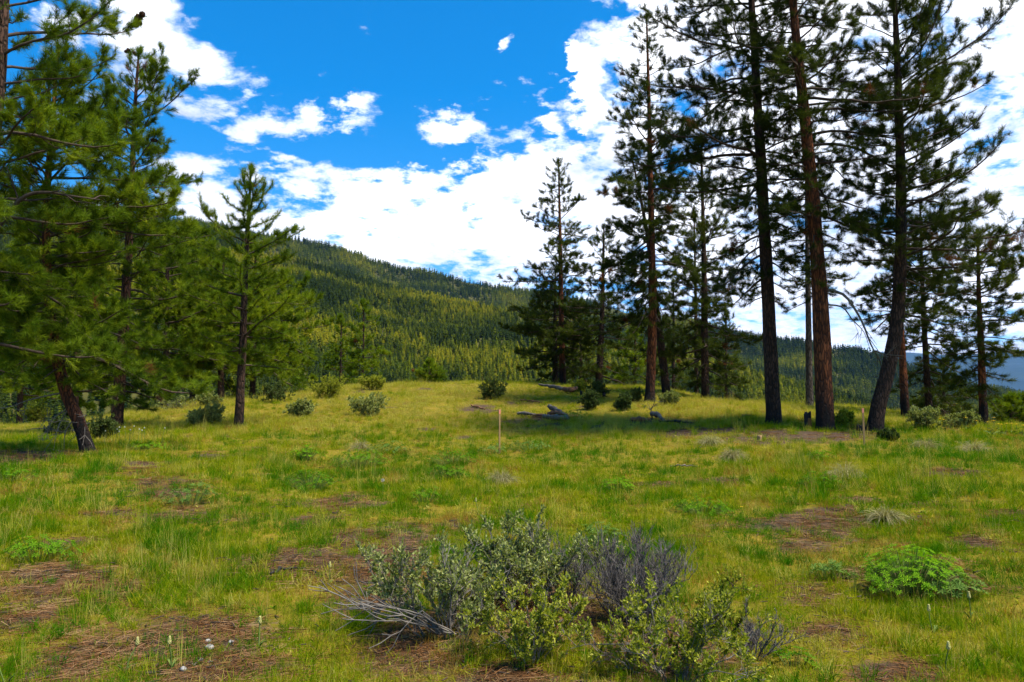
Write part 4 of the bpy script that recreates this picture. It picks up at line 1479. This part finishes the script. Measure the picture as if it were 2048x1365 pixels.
def blob(center, rad, seed, sub=5):
    """a small lumpy rounded shape"""
    r = np.random.default_rng(seed)
    a, k = 7, sub
    V = []
    for i in range(k + 1):
        ph = math.pi * i / k
        for j in range(a):
            th = 6.283 * j / a
            g = r.uniform(.75, 1.2)
            V.append((center[0] + rad[0] * math.sin(ph) * math.cos(th) * g, center[1] + rad[1] * math.sin(ph) * math.sin(th) * g, center[2] - rad[2] * math.cos(ph)))
    i = np.arange((k + 1) * a).reshape(k + 1, a)
    Q = np.stack([i[:-1], np.roll(i[:-1], -1, 1), np.roll(i[1:], -1, 1), i[1:]], -1).reshape(-1, 4)
    return np.array(V), Q


def flower_spike(name, loc, h, mat, label, cat, group, seed, head=.07, hw=.022, leafy=True):
    r = np.random.default_rng(seed)
    root = thing(name, loc, label, cat, group, random.uniform(0, 6))
    b = np.array((r.normal(0, .04), r.normal(0, .04), h))
    st = Acc()
    st.add(*tubes(np.stack([np.array((0, 0, -.03)), b * .5 + np.array((.01, 0, 0)), b])[None], np.array([[.006, .005, .004]]), 4))
    if leafy:
        n = 6
        a = r.uniform(0, 6.283, n)
        d = norm(np.stack([np.cos(a) * .5, np.sin(a) * .5, np.ones(n)], -1))
        st.add(*blades(np.zeros((n, 3)), d, np.full(n, h * .8), np.full(n, .008), np.full(n, .5), 3))
    obj("stem", st.mesh("stem", M['stem_green']), root)
    hd = Acc()
    for q in range(int(head / .007)):
        s = q * .007 / head
        rr = hw * (1 - .9 * s) * (.6 + .4 * min(1, s * 5))
        for w in range(5):
            th = w * 1.257 + q * .7
            c = b + np.array((math.cos(th) * rr, math.sin(th) * rr, s * head))
            hd.add(*blob(c, (.0062, .0062, .005), q * 5 + w, 3))
    obj("flower_head", hd.mesh("flower_head", mat), root)
    return root


CG = "cream flower spikes in the foreground grass"
for k, (px, py, lb) in enumerate([
        (1048, 1290, "cream flower spike in front of the low yellowish shrub"), (517, 1300, "cream flower spike right of the lowest bare needle patch"),
        (655, 1175, "cream flower spike over the dark curved twig"), (343, 1340, "fattest cream flower spike near the bottom left, above a pale stick"),
        (249, 1348, "small cream flower spike left of the fattest one"), (14, 1372, "cream flower spike in the bottom left corner"),
        (956, 1030, "cream flower spike above the tops of the grey green shrubs"), (1940, 1240, "cream flower spike below the right end of the largest leafy mound"),
        (1892, 1352, "nodding cream flower near the bottom right"), (1868, 1268, "faint cream flower in the grass right below the largest mound")]):
    flower_spike("flower_spike", G(px, py), .17, M['cream'], lb, "flower", CG, 600 + k, .05, .0105)
dd = thing("dandelion", G(765, 992), "round white dandelion seed head in the middle of the meadow", "flower")
a_ = Acc()
a_.add(*tubes(np.array([[(0, 0, -.02), (.01, 0, .12), (.0, 0, .22)]]), np.array([[.003, .003, .003]]), 4))
obj("stem", a_.mesh("stem", M['stem_green']), dd)
a_ = Acc()
for _ in range(150):
    d_ = rand_unit(1)
    a_.add(*blades(np.array([(0, 0, .235)]), d_, np.array([.032]), np.array([.006]), np.array([0.]), 1))
obj("seed_head", a_.mesh("seed_head", M['white'], False), dd)

WG = "small white flowers beside the leaning pine"
for k, (px, py) in enumerate([(231, 890), (236, 884), (266, 882), (274, 890), (257, 892), (209, 894), (252, 884), (290, 886), (322, 888), (283, 893), (240, 896)]):
    flower_spike("white_flower", G(px, py), .34, M['white'], "small white flower standing in the grass right of the leaning pine", "flower", WG, 640 + k, .03, .014, False)


def daisy(name, loc, h, label, group, seed):
    r = np.random.default_rng(seed)
    root = thing(name, loc, label, "flower", group, random.uniform(0, 6))
    st = Acc()
    top = np.array((r.normal(0, .03), r.normal(0, .03), h))
    st.add(*tubes(np.stack([np.array((0, 0, -.02)), top * .5, top])[None], np.array([[.005, .004, .004]]), 4))
    n = 5
    a = r.uniform(0, 6.283, n)
    d = norm(np.stack([np.cos(a), np.sin(a), np.full(n, .9)], -1))
    st.add(*blades(np.zeros((n, 3)), d, np.full(n, h * .8), np.full(n, .05), np.full(n, .3), 3))
    obj("stem", st.mesh("stem", M['stem_green']), root)
    fl = Acc()
    for k in range(11):
        th = 6.283 * k / 11
        d = np.array([(math.cos(th), math.sin(th), .25)])
        sd_ = np.array([(-math.sin(th), math.cos(th), 0)])
        p0 = top[None]
        V = np.concatenate([p0, p0 + d * .04 - sd_ * .012, p0 + d * .065, p0 + d * .04 + sd_ * .012])
        fl.add(V, [(0, 1, 2, 3)])
    fl.add(*blob(top + np.array((0, 0, .01)), (.018, .018, .012), seed, 4))
    obj("flower_head", fl.mesh("flower_head", M['yellow']), root)
    return root


YG = "yellow flowers on the crest by the outermost pine"
for k, (px, py) in enumerate([(1890, 862), (1902, 858), (1880, 856), (1932, 862), (1975, 866), (1990, 864), (2005, 868), (2012, 872), (1998, 870), (1985, 870), (2022, 868), (1955, 864), (2035, 870), (1820, 852), (1868, 860), (2044, 872)]):
    daisy("yellow_flower", G(px, py), random.uniform(.24, .4), "yellow flower on the crest near the outermost slim pine", YG, 660 + k)
daisy("yellow_flower", G(1482, 1030), .16, "single small yellow flower by the fine leaved clump", None, 690).scale = (.4, .4, .6)

# ------------------------------------------------------------------ wood, stumps, stakes, stones
def log_part(pts, rad, mat, name, parent, seed, sides=10, knots=True):
    r = np.random.default_rng(seed)
    q = resample(pts, 14)
    q[1:-1] += r.normal(0, .012, (12, 3))
    rr = np.asarray(rad) if np.ndim(rad) else np.full(14, rad)
    if len(rr) != 14:
        rr = np.interp(np.linspace(0, 1, 14), np.linspace(0, 1, len(rr)), rr)
    V, Q = tubes(q[None], (rr * r.uniform(.85, 1.15, 14))[None], sides)
    ctr = np.repeat(q, sides, 0)
    k = 1 + (vnoise(np.tile(np.arange(sides), 14) * 1.7, np.repeat(np.arange(14), sides) * .5, seed) - .5) * .5
    V = ctr + (V - ctr) * k[:, None]
    acc = Acc()
    acc.add(V, Q)
    n = len(V)
    for e, c in ((0, q[0]), (13, q[-1])):     # broken ends
        ring = np.arange(e * sides, e * sides + sides)
        pc = c + (q[0] - q[1] if e == 0 else q[-1] - q[-2]) * .12
        acc.add(np.concatenate([V[ring], pc[None]]), None, [(i, (i + 1) % sides, sides) if e else ((i + 1) % sides, i, sides) for i in range(sides)])
    return obj(name, acc.mesh(name, mat), parent)


def on_ground(px, py, dz=0):
    p = G(px, py)
    p[2] += dz
    return p


def log_thing(name, label, cat, pts, rad, mat, seed, group=None):
    w = [on_ground(x, y, d) for x, y, d in pts]
    b = w[0].copy()
    root = thing(name, b, label, cat, group)
    log_part([p - b for p in w], rad, mat, "wood", root, seed)
    return root, b


LGp = "weathered logs in the heap on the knoll"
log_thing("log", "split grey log leaning highest on the heap", "log", [(1098, 832, .30), (1115, 836, .22), (1136, 841, .06)], [0.072, 0.079, 0.065], M['grey_wood'], 701, LGp)
log_thing("log", "long grey log lying along the front of the heap", "log", [(1088, 840, .10), (1112, 842, .10), (1136, 843, .09)], [0.065, 0.079, 0.058], M['grey_wood'], 702, LGp)
log_thing("log", "short brown rotten log under the leaning grey one", "log", [(1096, 839, .18), (1112, 839, .2), (1124, 840, .14)], [0.058, 0.072, 0.058], M['brown_wood'], 703, LGp)
log_thing("log", "low dark log at the left end of the heap", "log", [(1036, 832, .07), (1056, 833, .08), (1070, 834, .06)], [0.050, 0.065, 0.036], M['grey_wood'], 704, LGp)
log_thing("log", "reddish broken log joining the heap to its left end", "log", [(1066, 836, .06), (1082, 836, .07), (1092, 838, .08)], [0.036, 0.050, 0.043], M['brown_wood'], 705, LGp)
log_thing("log", "pale grey fallen log near the top of the knoll", "log", [(1078, 777, .16), (1100, 780, .16), (1128, 785, .13)], [0.043, 0.065, 0.079], M['grey_wood'], 706)
log_thing("log", "brown rotten log at the lower end of the pale fallen one", "log", [(1128, 786, .14), (1142, 788, .16), (1153, 786, .18)], [0.086, 0.108, 0.072], M['brown_wood'], 707)
rt, bt = log_thing("charred_log", "black curled log in front of the bluish bush", "log", [(1191, 796, .12), (1198, 793, .26), (1204, 794, .24), (1208, 797, .10)], [0.065, 0.079, 0.072, 0.050], M['char'], 708)
log_thing("log", "thin reddish branch lying left of the grey log heap", "branch", [(943, 815, .05), (955, 818, .06), (972, 821, .04)], [0.022, 0.036, 0.014], M['brown_wood'], 709)
log_thing("log", "thin dark branch on the knoll above the reddish one", "branch", [(1040, 803, .05), (1062, 805, .07), (1088, 809, .04)], [0.022, 0.025, 0.014], M['brown_wood'], 710)
log_thing("log", "long dark fallen branch left of the thick dark trunk", "branch", [(1318, 848, .06), (1350, 849, .07), (1385, 850, .05)], [0.022, 0.036, 0.014], M['char'], 711)
rs, bs = log_thing("log", "bent grey log with a bare forked sprout rising beside the slender red pine", "log", [(1304, 837, .14), (1316, 842, .16), (1328, 846, .06)], [0.072, 0.065, 0.043], M['grey_wood'], 712)
limb_on(rs, bs, [(1305, 838), (1302, 822), (1306, 812), (1310, 803)], float(bs[1]), .022, M['twig'], "sprout", 3, None, 33)
limb_on(rs, bs, [(1304, 826), (1298, 812), (1294, 806)], float(bs[1]), .014, M['twig_grey'], "sprout", 2, None, 34)
log_thing("branch_litter", "brown rotten wood lying left of the bent grey log", "log", [(1262, 843, .05), (1278, 844, .08), (1296, 845, .05)], [0.043, 0.072, 0.043], M['brown_wood'], 713)
log_thing("twig", "dark curved twig on the needle patch left of the shrubs", "twig", [(541, 1160, .05), (556, 1152, .05), (590, 1145, .03), (640, 1152, .02)], [.012, .013, .010, .006], M['char'], 714)
log_thing("stick", "pale dry stick lying by the bottom edge", "stick", [(385, 1334, .015), (405, 1331, .02), (425, 1328, .015)], [.006, .008, .005], M['grey_wood'], 715)
log_thing("stick", "pale broken stick between the right foreground shrubs", "stick", [(1428, 1242, .12), (1440, 1256, .06), (1453, 1270, .02)], [.010, .011, .008], M['grey_wood'], 716)
log_thing("branch", "thin dry branch lying in the right meadow", "branch", [(1340, 936, .03), (1362, 937, .04), (1395, 936, .03)], [.014, .016, .008], M['grey_wood'], 717)


def stump(name, label, loc, r, h, mat, seed, ragged=.3, face=None, cat="stump"):
    rr = np.random.default_rng(seed)
    root = thing(name, loc, label, cat)
    n, k = 14, 8
    V = []
    for i in range(k + 1):
        s = i / k
        for j in range(n):
            th = 6.283 * j / n
            g = r * (1 + .25 * math.exp(-s * 5)) * (1 + (hash2(np.int64(j * 3), np.int64(i // 3), seed) - .5) * .22)
            z = -.08 + (h + .08) * s
            if i == k:
                z += (hash2(np.int64(j), np.int64(9), seed) - .5) * 2 * ragged * r
            V.append((g * math.cos(th), g * math.sin(th), z))
    V.append((0, 0, h - ragged * r * .4))
    ii = np.arange((k + 1) * n).reshape(k + 1, n)
    Q = np.stack([ii[:-1], np.roll(ii[:-1], -1, 1), np.roll(ii[1:], -1, 1), ii[1:]], -1).reshape(-1, 4)
    T = [(ii[k, j], ii[k, (j + 1) % n], len(V) - 1) for j in range(n)]
    obj("wood", build_mesh("wood", np.array(V), Q, T, mat), root)
    if face is not None:
        # strip of exposed wood on the side towards the meadow, standing proud of the char
        V2 = []
        a0 = -math.pi / 2 + .25
        for i in range(6):
            s = .05 + .6 * i / 5
            for j in range(5):
                th = a0 + (j / 4 - .5) * (1.5 - .8 * s)
                g = r * (1.13 + .25 * math.exp(-s * 5))
                V2.append((g * math.cos(th), g * math.sin(th), h * s))
        ii = np.arange(30).reshape(6, 5)
        Q2 = np.stack([ii[:-1, :-1], ii[:-1, 1:], ii[1:, 1:], ii[1:, :-1]], -1).reshape(-1, 4)
        obj("bare_wood", build_mesh("bare_wood", np.array(V2), Q2, None, face), root)
    return root


stump("burnt_post", "short burnt post with an orange bare side left of the thickest pine", G(1616, 857), .085, .40, M['char'], 721, .6, M['orange_wood'], "post")
stump("stump", "low wide dark stump left of the thick dark trunk", G(1494, 838), .135, .11, M['brown_wood'], 722, .1)
stump("stump", "thin charred stump on the knoll between the fallen log and the curled log", G(1163, 793), .055, .20, M['char'], 723, .4)
stump("stump", "dark rotten lump at the curved pine's foot", G(1722, 862), .10, .14, M['char'], 724, .8)
stump("stump", "small cut stub sticking out of the grass in front of the thick trunks", G(1519, 884), .05, .14, M['stake'], 725, .1)


def stake(label, px, py, h, seed):
    g = G(px, py)
    root = thing("survey_stake", g, label, "stake", "wooden stakes marking the meadow", random.uniform(-.5, .5))
    root.rotation_euler = (0, 0, random.uniform(-.5, .5))

    def box(x, y, z0, z1, top=0):
        V = [(-x, -y, z0), (x, -y, z0), (x, y, z0), (-x, y, z0), (-x, -y, z1), (x, -y, z1 + top), (x, y, z1 + top), (-x, y, z1)]
        return V, [(0, 3, 2, 1), (0, 1, 5, 4), (1, 2, 6, 5), (2, 3, 7, 6), (3, 0, 4, 7), (4, 5, 6, 7)]
    obj("shaft", build_mesh("shaft", *box(.018, .012, -.15, h - .09), None, M['stake'], None, False), root)
    obj("painted_top", build_mesh("painted_top", *box(.0195, .0135, h - .09, h, .01), None, M['stake_top'], None, False), root)


stake("wooden stake with a pinkish top standing in the middle of the meadow", 999, 908, 1.0, 1)
stake("wooden stake standing in front of the curved pine", 1729, 893, .80, 2)

for k, (px, py, s, lb) in enumerate([(419, 1302, .028, "larger white stone on the lowest bare patch"), (416, 1288, .02, "smaller white stone above the larger one"), (366, 1342, .022, "pale stone by the pale stick at the bottom"),
                                     (1450, 1195, .02, "pale pebble behind the small upright shrub"), (462, 1290, .018, "grey pebble right of the white stones")]):
    V, Q = blob((0, 0, s * .4), (s * 1.3, s, s * .8), 800 + k, 6)
    o = obj("stone", build_mesh("stone", V, Q, None, M['stone']), None, G(px, py), (0, 0, k))
    tag(o, lb, "stone")

# ------------------------------------------------------------------ grass
def grass_mesh(n, hmin, hmax, rad, lean, width, seed, droop=.35):
    r = np.random.default_rng(seed)
    a = r.uniform(0, 6.283, n)
    el = math.pi / 2 - np.abs(r.normal(0, lean, n))
    d = np.stack([np.cos(a) * np.cos(el), np.sin(a) * np.cos(el), np.sin(el)], -1)
    b = r.normal(0, rad, (n, 3)) * np.array((1, 1, 0))
    V, Q, T = blades(b, d, r.uniform(hmin, hmax, n), width * r.uniform(.7, 1.2, n), droop * r.uniform(.2, 1.3, n), 3)
    return build_mesh("grass_clump", V, Q, T, M['grass'], None, False)


def rosette_mesh(n, ln, seed):
    r = np.random.default_rng(seed)
    a = r.uniform(0, 6.283, n)
    d = norm(np.stack([np.cos(a), np.sin(a), r.uniform(.2, 1.2, n)], -1))
    V, Q, T = blades(np.zeros((n, 3)), d, ln * r.uniform(.6, 1.1, n), np.full(n, .016), np.full(n, .25), 3)
    return build_mesh("grass_clump", V, Q, T, M['grass'], None, False)


GRASS = [source("grass_clump", grass_mesh(44, .06, .16, .07, .75, .0045, 1, .4)),
         source("grass_clump", grass_mesh(38, .08, .20, .06, .6, .0045, 2, .45)),
         source("grass_clump", grass_mesh(40, .12, .27, .030, .45, .0042, 3, .55)),
         source("grass_clump", grass_mesh(44, .13, .29, .04, .5, .004, 4, .7)),
         source("grass_clump", grass_mesh(40, .05, .12, .09, .9, .005, 5, .3)),
         source("grass_clump", rosette_mesh(12, .10, 6)),
         source("grass_clump", grass_mesh(9, .26, .46, .05, .25, .0035, 7, .2))]


def meadow():
    P_, H_, T_, I_ = [], [], [], []
    for y0, y1, dn, sc in ((1.2, 4, 150, .72), (4, 7, 400, .70), (7, 10, 280, .85), (10, 16, 125, 1.05), (16, 25, 78, 1.1), (25, 46, 48, 1.12)):
        half = .95
        area = half * (y1 ** 2 - y0 ** 2)
        n = int(area * dn)
        y = np.sqrt(rng.uniform(y0 ** 2, y1 ** 2, n))
        x = rng.uniform(-half, half, n) * y
        bare = bare_at(x, y)
        patch = fbm(x * 1.1, y * 1.1, 61, 3)
        keep = rng.random(n) < np.clip(1.15 - bare * 1.35, .10, 1) * np.clip(-.05 + patch * 1.6, .12, 1)
        x, y = x[keep], y[keep]
        m = len(x)
        z = ground_z(x, y) - .01
        big = fbm(x * .35, y * .35, 71, 3)
        small = fbm(x * 1.4, y * 1.4, 81, 3)
        # greener hollows, yellower dry ground on the knoll
        tint = .32 + (big - .5) * .75 + (small - .5) * .8 + np.clip((y - 15) / 26, 0, .40) + rng.normal(0, .13, m)
        lush = .65 * fbm(x * 2.4, y * 2.4, 91, 2) + .35 * fbm(x * .6, y * .6, 95, 2)
        idx = rng.choice([0, 1, 4, 5], m, p=[.34, .31, .23, .12])
        tall = rng.random(m) < np.clip((lush - .47) * 4.2, .03, .85)
        idx[tall] = rng.choice([2, 3, 6], int(tall.sum()), p=[.45, .43, .12])
        tint = np.where(tall, tint - .27, tint + .03)
        tint = np.where(idx == 6, .80, tint) + np.clip((y - 21) / 10, 0, .22)
        straw = rng.random(m) < .07 + .10 * (fbm(x * .9, y * .9, 97, 3) > .56)
        tint = np.where(straw, rng.uniform(.76, .86, m), np.minimum(tint, .80))
        rust = fbm(x * 1.7, y * 1.7, 141, 4)
        tint = np.where((rng.random(m) < np.clip((rust - .53) * 5, 0, .65) * (y < 27)) & ~tall, rng.uniform(.90, 1.0, m), tint)
        P_.append(np.stack([x, y, z], -1))
        H_.append(sc * .95 * rng.uniform(.6, 1.3, m) * (.75 + .5 * big))
        T_.append(np.clip(tint, 0, 1))
        I_.append(idx)
    p, h, tn, ix = np.concatenate(P_), np.concatenate(H_), np.concatenate(T_), np.concatenate(I_)
    n = len(p)
    rot = np.zeros((n, 3))
    rot[:, 2] = rng.uniform(0, 6.283, n)
    rot[:, :2] = rng.normal(0, .1, (n, 2))
    o = scatter("meadow_grass", p, rot, h, ix, tn, GRASS)
    tag(o, "short olive and yellow green meadow grass", kind='stuff')
    print("grass clumps", n)


meadow()


def litter():
    r = np.random.default_rng(77)

    def bundle(n, seed):
        q = np.random.default_rng(seed)
        a = q.uniform(0, 6.283, n)
        d = np.stack([np.cos(a), np.sin(a), q.normal(0, .07, n)], -1)
        b = np.stack([q.normal(0, .10, n), q.normal(0, .10, n), q.uniform(.004, .022, n)], -1)
        V, Q, T = blades(b, norm(d), q.uniform(.10, .19, n), np.full(n, .0036), q.uniform(-.02, .05, n), 2)
        return build_mesh("needles", V, Q, T, M['litter'], None, False)
    src = [source("needles", bundle(26, s)) for s in (1, 2, 3)]
    q = np.random.default_rng(9)
    a = q.uniform(0, 6.283, 9)
    b = np.stack([q.normal(0, .12, 9), q.normal(0, .12, 9), q.uniform(.006, .02, 9)], -1)
    d = np.stack([np.cos(a), np.sin(a), q.normal(0, .08, 9)], -1) * q.uniform(.03, .12, 9)[:, None]
    V, Q = tubes(np.stack([b, b + d * .5 + q.normal(0, .004, (9, 3)), b + d], 1), np.array([[.004, .0045, .003]] * 9), 4)
    src.append(source("dead_twigs", build_mesh("dead_twigs", V, Q, None, M['twig'])))
    pts = []
    for y0, y1, dn in ((3.5, 8, 120), (8, 14, 60), (14, 26, 18)):
        area = .9 * (y1 ** 2 - y0 ** 2)
        n = int(area * dn)
        y = np.sqrt(r.uniform(y0 ** 2, y1 ** 2, n))
        x = r.uniform(-.9, .9, n) * y
        k = r.random(n) < np.clip(bare_at(x, y) * 1.5 - .12, .03, 1)
        pts.append(np.stack([x[k], y[k], ground_z(x[k], y[k])], -1))
    p = np.concatenate(pts)
    n = len(p)
    rot = np.zeros((n, 3))
    rot[:, 2] = r.uniform(0, 6.283, n)
    o = scatter("needle_litter", p, rot, r.uniform(.7, 1.2, n), r.choice(4, n, p=[.3, .3, .3, .1]), np.clip(r.normal(.5, .22, n), 0, 1), src)
    tag(o, "fallen brown pine needles on the bare patches", kind='stuff')


litter()

# ------------------------------------------------------------------ haze in the valley air
HAZE = 1.3e-5
if HAZE > 0:
    m, t = new_mat("valley_air")
    out = N(t, 'ShaderNodeOutputMaterial')
    pv = N(t, 'ShaderNodeVolumePrincipled')
    pv.inputs['Color'].default_value = (.10, .36, 1.0, 1)
    pv.inputs['Density'].default_value = HAZE
    pv.inputs['Anisotropy'].default_value = .2
    link(t, pv.outputs[0], out.inputs['Volume'])
    x, y0, y1, z0, z1 = 60000., -900., 36000., -3200., 4500.
    V = [(-x, y0, z0), (x, y0, z0), (x, y1, z0), (-x, y1, z0), (-x, y0, z1), (x, y0, z1), (x, y1, z1), (-x, y1, z1)]
    o = obj("haze", build_mesh("haze", V, [(0, 3, 2, 1), (0, 1, 5, 4), (1, 2, 6, 5), (2, 3, 7, 6), (3, 0, 4, 7), (4, 5, 6, 7)], None, m, None, False))
    tag(o, "pale blue air over the valley", kind='stuff')
